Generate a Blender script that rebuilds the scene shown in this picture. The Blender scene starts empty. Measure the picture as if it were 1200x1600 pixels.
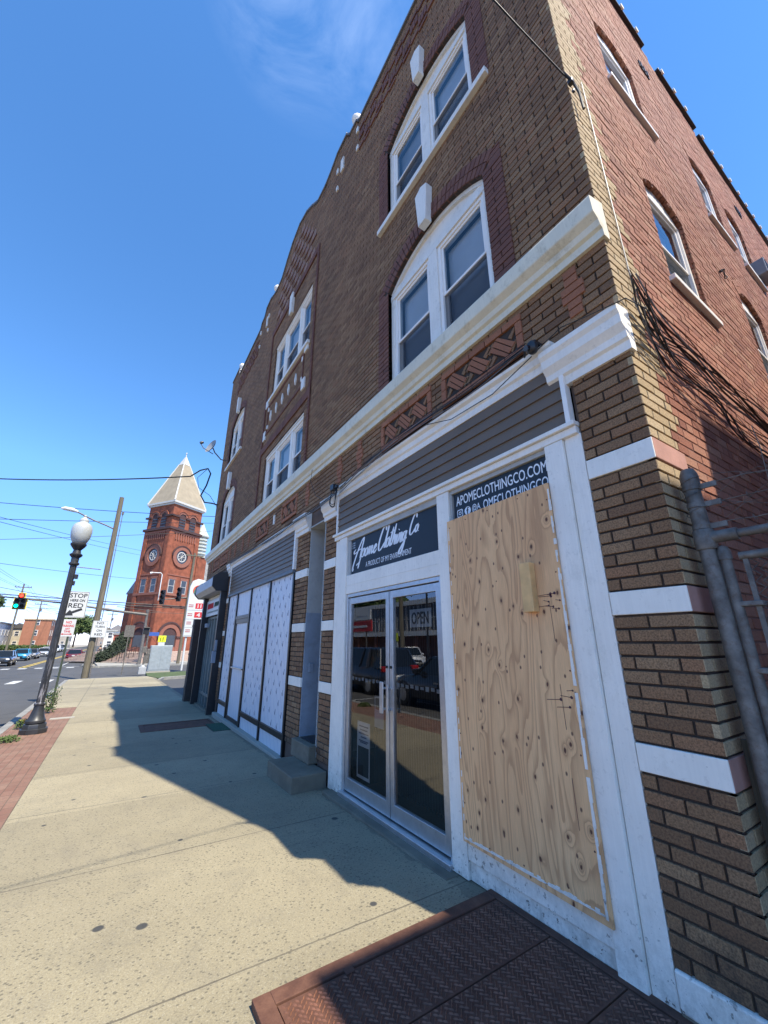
import bpy, bmesh, math, random
from mathutils import Vector, Matrix
random.seed(7)
R=math.radians
S=bpy.context.scene
COL=S.collection
# ------------------------------------------------------------------ camera
cd=bpy.data.cameras.new('camera'); cam=bpy.data.objects.new('camera',cd); COL.objects.link(cam)
S.camera=cam
cd.sensor_fit='VERTICAL'; cd.sensor_height=36.0; cd.lens=618.79/1600*36.0
cd.clip_start=.05; cd.clip_end=1500
yaw,pit,rol=R(32.937),R(18.09),R(-.071)
fw=Vector((math.sin(yaw)*math.cos(pit),math.cos(yaw)*math.cos(pit),math.sin(pit)))
rt=Vector((math.cos(yaw),-math.sin(yaw),0)); up=rt.cross(fw)
r2=math.cos(rol)*rt+math.sin(rol)*up; u2=-math.sin(rol)*rt+math.cos(rol)*up
cam.matrix_world=Matrix.Translation((-2.39,-.87,1.58))@Matrix((r2,u2,-fw)).transposed().to_4x4()
# ------------------------------------------------------------------ world, sun, exposure
EL=R(57.8); SD=Vector((.272*math.cos(EL),-.962*math.cos(EL),math.sin(EL))).normalized()   # direction towards the sun
wd=bpy.data.worlds.new('World'); S.world=wd; wd.use_nodes=True
nt=wd.node_tree; bg=nt.nodes['Background']
sky=nt.nodes.new('ShaderNodeTexSky'); sky.sky_type='NISHITA'; sky.sun_disc=False
sky.sun_elevation=EL; sky.sun_rotation=math.atan2(SD.x,SD.y)
sky.altitude=900; sky.air_density=.9; sky.dust_density=.0; sky.ozone_density=2.0
hs=nt.nodes.new('ShaderNodeHueSaturation'); hs.inputs['Saturation'].default_value=1.22; nt.links.new(sky.outputs[0],hs.inputs['Color'])
tcw=nt.nodes.new('ShaderNodeTexCoord'); mpw=nt.nodes.new('ShaderNodeMapping'); mpw.inputs['Scale'].default_value=(2.2,3.6,2.0); mpw.inputs['Location'].default_value=(.35,.2,.5)
nzw=nt.nodes.new('ShaderNodeTexNoise'); nzw.inputs['Scale'].default_value=1.6; nzw.inputs['Detail'].default_value=7; nzw.inputs['Roughness'].default_value=.6; nzw.inputs['Distortion'].default_value=.8
rpw=nt.nodes.new('ShaderNodeValToRGB'); rpw.color_ramp.elements[0].position=.42; rpw.color_ramp.elements[1].position=.75; rpw.color_ramp.elements[1].color=(.2,.2,.2,1)
mxw=nt.nodes.new('ShaderNodeMix'); mxw.data_type='RGBA'; mxw.inputs[7].default_value=(4.2,4.9,6.0,1)
nt.links.new(tcw.outputs['Generated'],mpw.inputs[0]); nt.links.new(mpw.outputs[0],nzw.inputs['Vector']); nt.links.new(nzw.outputs['Fac'],rpw.inputs[0]); dtw=nt.nodes.new('ShaderNodeVectorMath'); dtw.operation='DOT_PRODUCT'; dtw.inputs[1].default_value=(.09,.33,.94); nt.links.new(tcw.outputs['Generated'],dtw.inputs[0])
mkw=nt.nodes.new('ShaderNodeMapRange'); mkw.inputs['From Min'].default_value=.986; mkw.inputs['From Max'].default_value=.998; nt.links.new(dtw.outputs['Value'],mkw.inputs['Value'])
mmw=nt.nodes.new('ShaderNodeMath'); mmw.operation='MULTIPLY'; nt.links.new(mkw.outputs[0],mmw.inputs[0]); nt.links.new(rpw.outputs[0],mmw.inputs[1]); nt.links.new(mmw.outputs[0],mxw.inputs[0]); nt.links.new(hs.outputs[0],mxw.inputs[6])
spw=nt.nodes.new('ShaderNodeSeparateXYZ'); nt.links.new(tcw.outputs['Generated'],spw.inputs[0])
rlow=nt.nodes.new('ShaderNodeValToRGB'); e=rlow.color_ramp.elements; e[0].position=0; e[0].color=(.55,.54,.80,1); e[1].position=.33; e[1].color=(1,1,1,1); e2=e.new(.12); e2.color=(.54,.57,.84,1)
nt.links.new(spw.outputs[2],rlow.inputs[0]); mlw=nt.nodes.new('ShaderNodeMix'); mlw.data_type='RGBA'; mlw.blend_type='MULTIPLY'; mlw.inputs[0].default_value=1
nt.links.new(mxw.outputs[2],mlw.inputs[6]); nt.links.new(rlow.outputs[0],mlw.inputs[7])
nt.links.new(mlw.outputs[2],bg.inputs[0]); bg.inputs[1].default_value=.145
sl=bpy.data.lights.new('sun','SUN'); sl.energy=3.5; sl.angle=R(.5); sl.color=(1,.92,.77)
so=bpy.data.objects.new('sun',sl); COL.objects.link(so); so.rotation_euler=SD.to_track_quat('Z','Y').to_euler()
so.location=(0,0,30)
S.view_settings.view_transform='Standard'; S.view_settings.look='None'; S.view_settings.exposure=1.32; S.view_settings.gamma=1
# ------------------------------------------------------------------ node helpers
class N:
    def __init__(s,name):
        s.m=bpy.data.materials.new(name); s.m.use_nodes=True; s.t=s.m.node_tree
        s.b=s.t.nodes['Principled BSDF']; s.out=s.t.nodes['Material Output']
        s.tc=s.t.nodes.new('ShaderNodeTexCoord'); s.o=s.tc.outputs['Object']
    def n(s,ty,**k):
        x=s.t.nodes.new('ShaderNode'+ty)
        for a,v in k.items(): setattr(x,a,v)
        return x
    def l(s,a,b): s.t.links.new(a,b)
    def set(s,sock,v):
        if hasattr(v,'links'): s.l(v,sock)
        else:
            if isinstance(v,(tuple,list)) and len(v)==3 and sock.type=='RGBA': v=(*v,1)
            sock.default_value=v
    def noise(s,scale,vec=None,det=4,rough=.55,dist=0,out='Fac'):
        x=s.n('TexNoise'); x.inputs['Scale'].default_value=scale; x.inputs['Detail'].default_value=det
        x.inputs['Roughness'].default_value=rough; x.inputs['Distortion'].default_value=dist
        s.l(vec or s.o,x.inputs['Vector']); return x.outputs[out]
    def vor(s,scale,vec=None,feat='F1',out='Distance',rnd=1):
        x=s.n('TexVoronoi',feature=feat); x.inputs['Scale'].default_value=scale; x.inputs['Randomness'].default_value=rnd
        s.l(vec or s.o,x.inputs['Vector']); return x.outputs[out]
    def map(s,sc=(1,1,1),rot=(0,0,0),loc=(0,0,0),vec=None):
        x=s.n('Mapping'); x.inputs['Scale'].default_value=sc; x.inputs['Rotation'].default_value=rot; x.inputs['Location'].default_value=loc
        s.l(vec or s.o,x.inputs['Vector']); return x.outputs[0]
    def ramp(s,f,stops):
        x=s.n('ValToRGB'); e=x.color_ramp.elements
        while len(e)<len(stops): e.new(.5)
        for i,(p,c) in enumerate(stops):
            e[i].position=p; e[i].color=(*c,1) if isinstance(c,(tuple,list)) else (c,c,c,1)
        s.l(f,x.inputs[0]); return x.outputs[0]
    def mix(s,f,a,b,mode='MIX'):
        x=s.n('Mix',data_type='RGBA',blend_type=mode); s.set(x.inputs[0],f); s.set(x.inputs[6],a); s.set(x.inputs[7],b); return x.outputs[2]
    def math(s,op,a,b=0,c=0):
        x=s.n('Math',operation=op); s.set(x.inputs[0],a); s.set(x.inputs[1],b); s.set(x.inputs[2],c); return x.outputs[0]
    def sep(s,vec=None):
        x=s.n('SeparateXYZ'); s.l(vec or s.o,x.inputs[0]); return x.outputs
    def isl(s): return s.n('NewGeometry').outputs['Random Per Island']
    def bump(s,h,st=.3,d=.01,norm=None):
        x=s.n('Bump'); x.inputs['Strength'].default_value=st; x.inputs['Distance'].default_value=d; s.l(h,x.inputs['Height'])
        if norm: s.l(norm,x.inputs['Normal'])
        s.l(x.outputs[0],s.b.inputs['Normal']); return x.outputs[0]
    def fin(s,col=None,rough=None,metal=None,**k):
        if col is not None: s.set(s.b.inputs['Base Color'],col)
        if rough is not None: s.set(s.b.inputs['Roughness'],rough)
        if metal is not None: s.set(s.b.inputs['Metallic'],metal)
        for a,v in k.items(): s.set(s.b.inputs[a.replace('_',' ')],v)
        return s.m
def simple(name,col,rough=.6,metal=0,var=.12,sc=6,bs=.15,bsc=80,dirt=0,dcol=(.08,.07,.06),bd=.004):
    n=N(name); a=n.noise(sc,det=6)
    lo=tuple(c*(1-var) for c in col); hi=tuple(min(1,c*(1+var)) for c in col)
    c=n.ramp(a,[(.3,lo),(.7,hi)])
    if dirt: c=n.mix(n.math('MULTIPLY',n.ramp(n.noise(sc*2.3,det=8,rough=.75),[(.5,0),(.72,1)]),dirt),c,dcol)
    if bs: n.bump(n.noise(bsc,det=4),bs,bd)
    return n.fin(c,rough,metal)
# ------------------------------------------------------------------ mesh builder
class MB:
    def __init__(s): s.v=[]; s.f=[]; s.mi=[]; s.k=0
    def face(s,pts):
        b=len(s.v); s.v+= [tuple(p) for p in pts]; s.f.append(tuple(range(b,b+len(pts)))); s.mi.append(s.k)
    def raw(s,vs,fs,M=None):
        b=len(s.v)
        s.v+=[tuple(M@Vector(p)) if M else tuple(p) for p in vs]
        for f in fs: s.f.append(tuple(b+i for i in f)); s.mi.append(s.k)
    def box(s,x0,y0,z0,x1,y1,z1,M=None):
        if x0>x1:x0,x1=x1,x0
        if y0>y1:y0,y1=y1,y0
        if z0>z1:z0,z1=z1,z0
        s.raw([(x0,y0,z0),(x1,y0,z0),(x1,y1,z0),(x0,y1,z0),(x0,y0,z1),(x1,y0,z1),(x1,y1,z1),(x0,y1,z1)],
              [(0,3,2,1),(4,5,6,7),(0,1,5,4),(1,2,6,5),(2,3,7,6),(3,0,4,7)],M)
        return s
    def cbox(s,c,sz,M=None):
        return s.box(c[0]-sz[0]/2,c[1]-sz[1]/2,c[2]-sz[2]/2,c[0]+sz[0]/2,c[1]+sz[1]/2,c[2]+sz[2]/2,M)
    def tube(s,pts,r,n=8,caps=True):
        pts=[Vector(p) for p in pts]; rs=r if isinstance(r,(list,tuple)) else [r]*len(pts)
        b=len(s.v); prev=None
        for i,p in enumerate(pts):
            t=(pts[min(i+1,len(pts)-1)]-pts[max(i-1,0)])
            if t.length<1e-9: t=Vector((0,0,1))
            t.normalize()
            if prev is None:
                a=Vector((0,0,1)) if abs(t.z)<.9 else Vector((1,0,0)); u=t.cross(a).normalized()
            else:
                u=(prev-t*prev.dot(t)); u=u.normalized() if u.length>1e-6 else t.orthogonal().normalized()
            prev=u; w=t.cross(u)
            for j in range(n):
                an=2*math.pi*j/n; s.v.append(tuple(p+(u*math.cos(an)+w*math.sin(an))*rs[i]))
        for i in range(len(pts)-1):
            for j in range(n):
                a=b+i*n+j; c=b+i*n+(j+1)%n; s.f.append((a,c,c+n,a+n)); s.mi.append(s.k)
        if caps:
            s.f.append(tuple(b+j for j in range(n))[::-1]); s.mi.append(s.k)
            e=b+(len(pts)-1)*n; s.f.append(tuple(e+j for j in range(n))); s.mi.append(s.k)
        return s
    def lathe(s,prof,n=20,c=(0,0,0),M=None,ang=0):
        b=len(s.v)
        for r,z in prof:
            for j in range(n):
                an=2*math.pi*j/n+ang; p=Vector((c[0]+r*math.cos(an),c[1]+r*math.sin(an),c[2]+z))
                s.v.append(tuple(M@p) if M else tuple(p))
        for i in range(len(prof)-1):
            for j in range(n):
                a=b+i*n+j; d=b+i*n+(j+1)%n; s.f.append((a,d,d+n,a+n)); s.mi.append(s.k)
        s.f.append(tuple(b+j for j in range(n))[::-1]); s.mi.append(s.k)
        e=b+(len(prof)-1)*n; s.f.append(tuple(e+j for j in range(n))); s.mi.append(s.k)
        return s
    def prism(s,poly,f0,f1):   # poly: list of 2D; f0/f1 map 2D->3D (two faces)
        n=len(poly); b=len(s.v); s.v+=[tuple(f0(p)) for p in poly]+[tuple(f1(p)) for p in poly]
        s.f.append(tuple(b+i for i in range(n))); s.mi.append(s.k)
        s.f.append(tuple(b+n+i for i in range(n))[::-1]); s.mi.append(s.k)
        for i in range(n):
            j=(i+1)%n; s.f.append((b+j,b+i,b+n+i,b+n+j)); s.mi.append(s.k)
        return s
    def build(s,name,mats,parent=None,bevel=0,smooth=0,fix=True):
        me=bpy.data.meshes.new(name); me.from_pydata(s.v,[],s.f)
        mats=mats if isinstance(mats,(list,tuple)) else [mats]
        for m in mats: me.materials.append(m)
        if len(mats)>1: me.polygons.foreach_set('material_index',s.mi)
        if fix:
            bm=bmesh.new(); bm.from_mesh(me); bmesh.ops.recalc_face_normals(bm,faces=bm.faces); bm.to_mesh(me); bm.free()
        if smooth:
            me.polygons.foreach_set('use_smooth',[True]*len(me.polygons)); me.set_sharp_from_angle(angle=R(smooth))
        me.update()
        o=bpy.data.objects.new(name,me); COL.objects.link(o)
        if parent: o.parent=parent
        if bevel:
            b=o.modifiers.new('bevel','BEVEL'); b.width=bevel; b.segments=2; b.limit_method='ANGLE'; b.angle_limit=R(40)
        return o
def tag(o,label=None,cat=None,group=None,kind=None):
    if label:o['label']=label
    if cat:o['category']=cat
    if group:o['group']=group
    if kind:o['kind']=kind
    return o
def thing(name,label,cat,loc=(0,0,0),rz=0,group=None):
    o=bpy.data.objects.new(name,None); o.empty_display_size=.2; COL.objects.link(o); o.location=loc; o.rotation_euler=(0,0,rz)
    return tag(o,label,cat,group)
def children(o): return list(o.children)
def copy_tree(o,parent=None):
    c=o.copy(); COL.objects.link(c)
    if parent: c.parent=parent
    for ch in children(o): copy_tree(ch,c)
    return c
def G(y): return -.0155*min(max(y,-30),45)
# plane-mapped boxes: front facade ('x': u=y) and side wall ('y': u=x); d = depth inwards
def P3(pl,u,z,d): return (d,u,z) if pl=='x' else (u,d,z)
def pbox(mb,pl,u0,u1,z0,z1,d0,d1):
    a=P3(pl,u0,z0,d0); b=P3(pl,u1,z1,d1); mb.box(*a,*b); return mb
# text as mesh
def text_raw(s,size=1,spacing=1.0):
    c=bpy.data.curves.new('t','FONT'); c.body=s; c.size=size; c.space_character=spacing; c.resolution_u=3
    o=bpy.data.objects.new('t',c); COL.objects.link(o)
    me=o.to_mesh(); v=[tuple(p.co) for p in me.vertices]; f=[tuple(p.vertices) for p in me.polygons]
    o.to_mesh_clear(); bpy.data.objects.remove(o); bpy.data.curves.remove(c)
    return v,f
def text_fit(mb,s,M,w,h=None,bold=0):
    """write s into a box w wide (and h tall), M maps local x right / y up"""
    v,f=text_raw(s)
    x0=min(p[0] for p in v);x1=max(p[0] for p in v);y0=min(p[1] for p in v);y1=max(p[1] for p in v)
    sx=w/(x1-x0); sy=h/(y1-y0) if h else sx
    offs=[(0,0)] if not bold else [(-bold,0),(bold,0),(0,bold),(0,-bold)]
    for k,(ox,oy) in enumerate(offs):
        mb.raw([((p[0]-x0)*sx+ox,(p[1]-y0)*sy+oy,k*.0004) for p in v],f,M)
def Mface(origin,xdir,ydir=(0,0,1)):
    x=Vector(xdir).normalized(); y=Vector(ydir).normalized(); z=x.cross(y)
    return Matrix.Translation(origin)@Matrix((x,y,z)).transposed().to_4x4()
def wire(name,pts,r,mat,label,cat='wire',group=None,n=5,parent=None):
    mb=MB(); mb.tube(pts,r,n); o=mb.build(name,mat,parent,smooth=60)
    if label: tag(o,label,cat,group)
    return o
def cat_pts(a,b,sag,n=16,wob=0):
    a=Vector(a); b=Vector(b); out=[]
    for i in range(n+1):
        t=i/n; p=a.lerp(b,t); p.z-=sag*4*t*(1-t)
        if wob and 0<i<n: p+=Vector([random.uniform(-wob,wob) for _ in range(3)])
        out.append(p)
    return out
# ------------------------------------------------------------------ materials
def brick_mat(name,cols,rough=.85,speck=.5,stain=.3,streak=False,bump=.5):
    n=N(name); i=n.isl()
    c=n.ramp(i,[(k/(len(cols)-1),cc) for k,cc in enumerate(cols)])
    sp=n.ramp(n.noise(110,det=3,rough=.7),[(.36,0),(.6,1)])
    c=n.mix(n.math('MULTIPLY',n.math('SUBTRACT',1,sp),speck),c,tuple(x*.35 for x in cols[0]))
    big=n.ramp(n.noise(1.1,det=7,rough=.7),[(.4,0),(.75,1)])
    c=n.mix(n.math('MULTIPLY',big,stain),c,tuple(x*.45 for x in cols[0]))
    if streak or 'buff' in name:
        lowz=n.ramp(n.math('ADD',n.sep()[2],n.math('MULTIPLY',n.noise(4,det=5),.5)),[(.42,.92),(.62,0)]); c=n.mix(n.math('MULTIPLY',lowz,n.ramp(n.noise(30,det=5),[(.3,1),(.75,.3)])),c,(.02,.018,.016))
    wide=n.ramp(n.noise(.55,vec=n.map((1,1,.6)),det=4),[(.35,.84),(.65,1.0)]); c=n.mix(1,c,wide,'MULTIPLY')
    rough_h=n.noise(70,vec=n.map((1,1,.35)) if streak else None,det=5,rough=.7)
    n.bump(rough_h,bump,.008)
    return n.fin(c,rough)
M={}
M['brick']=brick_mat('tan_brick',[(.20,.10,.047),(.29,.155,.072),(.37,.205,.098),(.24,.125,.06),(.42,.25,.125),(.33,.18,.085),(.38,.19,.09)],speck=.7,stain=.35,streak=True)
M['brick_sunlit']=brick_mat('buff_brick',[(.44,.31,.165),(.52,.38,.21),(.48,.34,.185),(.56,.42,.25)],speck=.55,stain=.12)  # same brick as the front; glare of the sun painted in as a paler colour
M['brick_brown']=brick_mat('brown_brick',[(.16,.062,.04),(.21,.082,.052),(.235,.098,.06),(.18,.07,.045)],speck=.4,stain=.3)
M['brick_red']=brick_mat('red_brick',[(.24,.08,.045),(.33,.12,.066),(.39,.15,.085),(.43,.185,.11),(.30,.108,.06),(.46,.235,.145),(.35,.13,.072)],speck=.38,stain=.4,bump=.6)
M['terracotta']=brick_mat('orange_brick',[(.34,.13,.065),(.42,.165,.08),(.38,.145,.072)],speck=.4,stain=.25)
M['pinkbrick']=brick_mat('pale_pink_brick',[(.34,.2,.14),(.42,.26,.19),(.38,.22,.16)],speck=.3,stain=.3)
M['mortar']=simple('dark_mortar',(.045,.03,.022),.9,var=.3,sc=15,bs=.5,bsc=120)
M['mortar_red']=simple('red_mortar',(.17,.085,.065),.9,var=.3,sc=9,bs=.5,bsc=120)
M['core']=simple('core_masonry',(.12,.08,.06),.9)
def white_mat(name,col,dirt=.25,dcol=(.3,.27,.2),sc=2.5):
    n=N(name); z=n.sep()[2]
    c=n.ramp(n.noise(sc,det=7,rough=.6),[(.3,tuple(x*.86 for x in col)),(.7,col)])
    c=n.mix(n.math('MULTIPLY',n.ramp(n.noise(60,vec=n.map((1,1,.05)),det=3),[(.4,.35),(.6,0)]),.5),c,tuple(x*.72 for x in col))
    c=n.mix(n.math('MULTIPLY',n.ramp(n.noise(7,vec=n.map((1,1,.6)),det=8,rough=.8),[(.54,0),(.7,1)]),dirt),c,dcol)
    low=n.ramp(z,[(.0,1),(.22,.35),(.5,0)])                      # splash grime and flaked paint near the pavement
    c=n.mix(n.math('MULTIPLY',n.ramp(n.noise(14,det=8,rough=.8),[(.42,0),(.6,.5)]),low),c,(.3,.27,.22))
    c=n.mix(n.math('MULTIPLY',n.ramp(n.noise(26,det=6,rough=.7),[(.60,0),(.63,1)]),n.math('ADD',low,.12)),c,(.13,.11,.09))
    c=n.mix(n.ramp(n.vor(9),[(.02,dirt*1.6),(.032,0)]),c,(.12,.1,.08))
    n.bump(n.math('ADD',n.noise(35,det=5),n.noise(5,vec=n.map((1,1,.2)),det=2)),.22,.004)
    return n.fin(c,.5)
M['white']=white_mat('white_paint',(.89,.83,.73),.22)
M['white_old']=white_mat('weathered_white_paint',(.84,.79,.70),.5)
M['cream']=white_mat('cream_stone',(.74,.68,.52),.5,(.25,.2,.1))
M['band']=white_mat('painted_band',(.89,.84,.74),.22)
M['bandside']=simple('unpainted_band_stone',(.42,.22,.17),.8,var=.15,bs=.4)
M['vinyl']=simple('white_vinyl',(.84,.79,.72),.35,var=.04,bs=.03)
M['siding']=simple('taupe_vinyl_siding',(.145,.10,.064),.5,var=.08,sc=3,bs=.08,bsc=150)
M['alu']=simple('brushed_aluminium',(.55,.56,.57),.36,.85,var=.08,sc=12,bs=.06,bsc=200,dirt=.25,dcol=(.2,.19,.18))
M['galv']=simple('galvanised_steel',(.15,.14,.125),.6,.3,var=.45,sc=14,bs=.35,bsc=45,dirt=.75,dcol=(.10,.05,.025))
M['black']=simple('black_paint',(.018,.018,.02),.4,var=.2,bs=.05)
M['blackmetal']=simple('black_bronze_metal',(.014,.014,.014),.35,.3,var=.2,bs=.05)
M['cable']=simple('black_cable',(.012,.012,.013),.5,bs=0)
M['greycable']=simple('grey_cable',(.16,.16,.17),.5,bs=0)
M['dark']=simple('dark_interior',(.012,.013,.016),.8,bs=0)
M['blind']=simple('pale_window_blind',(.5,.55,.6),.85,var=.12,sc=1.5,bs=.1,bsc=20)
M['blind2']=simple('grey_window_blind',(.3,.32,.34),.85,var=.2,sc=2.5,bs=.2,bsc=12)
M['curtain']=simple('white_curtain',(.65,.67,.7),.85,var=.1,sc=1.5,bs=.1,bsc=20)
def glass_mat(name,tint=(.5,.55,.6),ior=1.6,refl=1.0,base=0):
    n=N(name); t=n.t
    tr=n.n('BsdfTransparent'); tr.inputs[0].default_value=(*tint,1)
    gl=n.n('BsdfGlossy'); gl.inputs['Roughness'].default_value=.004; gl.inputs[0].default_value=(refl,refl,refl,1)
    fr=n.n('Fresnel'); fr.inputs[0].default_value=ior
    if base: fac=n.math('MAXIMUM',fr.outputs[0],base)
    else: fac=fr.outputs[0]
    b=n.n('Bump'); b.inputs['Strength'].default_value=.03; b.inputs['Distance'].default_value=.02; n.l(n.noise(1.6,det=1),b.inputs['Height'])
    n.l(b.outputs[0],gl.inputs['Normal'])
    mx=n.n('MixShader'); n.l(fac,mx.inputs[0]); n.l(tr.outputs[0],mx.inputs[1]); n.l(gl.outputs[0],mx.inputs[2]); n.l(mx.outputs[0],n.out.inputs[0])
    return n.m
M['glass']=glass_mat('window_glass',(.85,.88,.9),1.5)
M['doorglass']=glass_mat('tinted_door_glass',(.62,.65,.68),1.75,base=.13)
M['screen']=simple('insect_screen',(.06,.07,.085),.8,bs=0)
def concrete():
    n=N('aggregate_concrete'); s=n.sep()
    base=n.ramp(n.noise(.9,det=8,rough=.65),[(.3,(.27,.232,.148)),(.55,(.325,.28,.18)),(.75,(.36,.312,.20))])
    fine=n.noise(95,det=4,rough=.75)
    c=n.mix(n.ramp(fine,[(.35,.6),(.55,0)]),base,(.17,.145,.1))
    c=n.mix(n.ramp(n.noise(140,det=2),[(.55,0),(.72,.6)]),c,(.45,.41,.31))
    v1=n.n('TexVoronoi'); v1.voronoi_dimensions='2D'; v1.inputs['Scale'].default_value=24; n.l(n.map((1,1.25,1)),v1.inputs['Vector']); d1=v1.outputs['Distance']; c=n.mix(n.ramp(n.math('ADD',d1,n.math('MULTIPLY',n.noise(13),.55)),[(.365,.72),(.44,0)]),c,(.10,.09,.065))
    v2=n.n('TexVoronoi'); v2.voronoi_dimensions='2D'; v2.inputs['Scale'].default_value=1.0; n.l(n.o,v2.inputs['Vector']); d2=v2.outputs['Distance']; c=n.mix(n.ramp(n.math('ADD',d2,n.math('MULTIPLY',n.noise(1.7),.06)),[(.05,1),(.058,0)]),c,(.05,.05,.048))
    dirt=n.ramp(n.noise(3.1,det=9,rough=.8),[(.5,0),(.8,.6)]); c=n.mix(dirt,c,(.15,.135,.105))
    c=n.mix(n.ramp(n.noise(.8,vec=n.map((1,.5,1),loc=(4,2,0)),det=7,rough=.7),[(.58,0),(.66,.35)]),c,(.2,.175,.13))
    wn=n.n('TexWhiteNoise'); wn.noise_dimensions='1D'; n.l(n.math('FLOOR',n.math('DIVIDE',n.math('ADD',s[1],100*1.6-1.7),1.6)),wn.inputs['W'])
    c=n.mix(1,c,n.ramp(wn.outputs['Value'],[(0,.84),(1,1.06)]),'MULTIPLY')
    seam=n.math('MULTIPLY',n.math('LESS_THAN',n.math('ABSOLUTE',n.math('ADD',s[0],2.98)),.012),n.math('GREATER_THAN',s[1],14.8)); c=n.mix(n.math('MULTIPLY',seam,.6),c,(.09,.08,.06))
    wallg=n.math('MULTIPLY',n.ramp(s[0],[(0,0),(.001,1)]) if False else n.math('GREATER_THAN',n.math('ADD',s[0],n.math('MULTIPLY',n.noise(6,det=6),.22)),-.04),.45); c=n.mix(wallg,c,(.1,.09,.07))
    # control joints across the walk every 1.6 m
    m=n.math('MODULO',n.math('ADD',n.math('ADD',s[1],100*1.6-1.7),n.math('MULTIPLY',s[0],.03)),1.6)
    wob=n.math('MULTIPLY',n.noise(12),.012)
    j=n.math('LESS_THAN',n.math('ABSOLUTE',n.math('SUBTRACT',m,n.math('ADD',wob,.012))),.006)
    edge=n.math('LESS_THAN',n.math('ABSOLUTE',n.math('SUBTRACT',m,.012)),.05)
    c=n.mix(n.math('MULTIPLY',edge,.10),c,(.22,.2,.15))
    c=n.mix(n.math('MULTIPLY',j,n.math('ADD',n.math('MULTIPLY',n.noise(2.5),1.2),.1)),c,(.07,.06,.045))
    # a few cracks
    cr=n.vor(.55,vec=n.mix(.06,n.o,n.noise(3,out='Color')),feat='DISTANCE_TO_EDGE')
    c=n.mix(n.ramp(cr,[(.001,.22),(.003,0)]),c,(.1,.09,.07))
    h=n.math('SUBTRACT',fine,n.math('MULTIPLY',j,2)); n.bump(h,.5,.006)
    return n.fin(c,.85)
M['concrete']=concrete()
M['curb']=simple('granite_kerb',(.24,.235,.215),.8,var=.2,sc=4,bs=.4,bsc=60,dirt=.4)
M['step']=simple('worn_concrete_step',(.165,.145,.105),.9,var=.25,sc=3,bs=.5,bsc=60,dirt=.5)
M['newconc']=simple('pale_concrete',(.34,.32,.27),.85,var=.1,sc=.7,bs=.2,bsc=30,dirt=.2,dcol=(.25,.23,.2))
def asphalt():
    n=N('asphalt')
    c=n.ramp(n.noise(.35,vec=n.map((1,.25,1)),det=8,rough=.65),[(.3,(.05,.05,.05)),(.7,(.082,.08,.077))])
    c=n.mix(n.ramp(n.noise(120,det=2),[(.5,0),(.75,.5)]),c,(.15,.145,.14))
    cr=n.vor(.45,vec=n.mix(.12,n.o,n.noise(2,out='Color')),feat='DISTANCE_TO_EDGE'); c=n.mix(n.ramp(cr,[(.004,.7),(.014,0)]),c,(.03,.03,.03))
    n.bump(n.noise(150,det=3),.5,.004); return n.fin(c,.85)
M['asphalt']=asphalt()
M['paint']=simple('road_paint',(.5,.5,.48),.7,var=.1,sc=8,bs=.2,dirt=.35,dcol=(.15,.15,.15))
M['yellowpaint']=simple('yellow_road_paint',(.6,.42,.05),.7,var=.1,sc=8,bs=.2,dirt=.3)
M['earth']=simple('trodden_lot_ground',(.27,.24,.19),.95,var=.3,sc=.3,bs=.4,bsc=20)
M['grassg']=simple('grass_ground',(.06,.085,.025),.95,var=.4,sc=3,bs=.5,bsc=60)
M['leaf']=brick_mat('leaf',[(.06,.10,.025),(.09,.14,.035),(.05,.08,.02),(.11,.16,.045)],speck=.2,stain=.2,bump=.1)
M['darkweed']=brick_mat('weed_leaf',[(.03,.055,.018),(.045,.08,.02),(.06,.1,.03)],speck=.2,stain=.2,bump=.1)
M['darkpost']=simple('dark_green_post',(.05,.065,.045),.6,.3,var=.2,bs=.1)
M['darkleaf']=brick_mat('dark_leaf',[(.018,.03,.016),(.03,.045,.02),(.024,.036,.018)],speck=.2,stain=.2,bump=.1)
M['bark']=simple('bark',(.1,.075,.05),.95,var=.3,sc=10,bs=.8,bsc=30)
M['pole']=None
def wood_pole():
    n=N('weathered_pole_wood'); g=n.noise(30,vec=n.map((1,1,.04)),det=6,rough=.7)
    c=n.ramp(g,[(.3,(.06,.05,.035)),(.5,(.135,.115,.078)),(.7,(.21,.18,.13))]); n.bump(g,.6,.01); return n.fin(c,.9)
M['pole']=wood_pole()
def rust():
    n=N('rusty_steel')
    c=n.ramp(n.noise(6,det=9,rough=.75),[(.3,(.06,.026,.017)),(.5,(.11,.048,.03)),(.68,(.165,.078,.048)),(.85,(.27,.16,.1))])
    c=n.mix(n.ramp(n.noise(2,det=9,rough=.85),[(.66,0),(.72,.6)]),c,(.5,.43,.33))
    n.bump(n.noise(90,det=5,rough=.7),.35,.004); return n.fin(c,.8,.1)
M['rust']=rust()
M['rustworn']=simple('worn_rusty_tread',(.21,.092,.055),.75,.1,var=.4,sc=8,bs=.2)
def lamp_paint():
    n=N('chipped_dark_paint')
    c=n.ramp(n.noise(9,det=6),[(.3,(.03,.032,.036)),(.7,(.05,.052,.058))])
    z=n.sep()[2]
    amt=n.ramp(z,[(.0,0),(.30,.0),(.36,1),(.55,.55),(.8,.25)])
    chip=n.ramp(n.noise(22,vec=n.map((1,1,.12)),det=6,rough=.7),[(.52,0),(.57,1)])
    zz=n.math('MULTIPLY',z,.42)
    amt=n.ramp(zz,[(.22,0),(.24,1),(.42,.35),(.8,.04)])
    c=n.mix(n.math('MULTIPLY',chip,amt),c,(.42,.4,.42)); return n.fin(c,.42,.3)
M['lamppaint']=lamp_paint()
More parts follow.
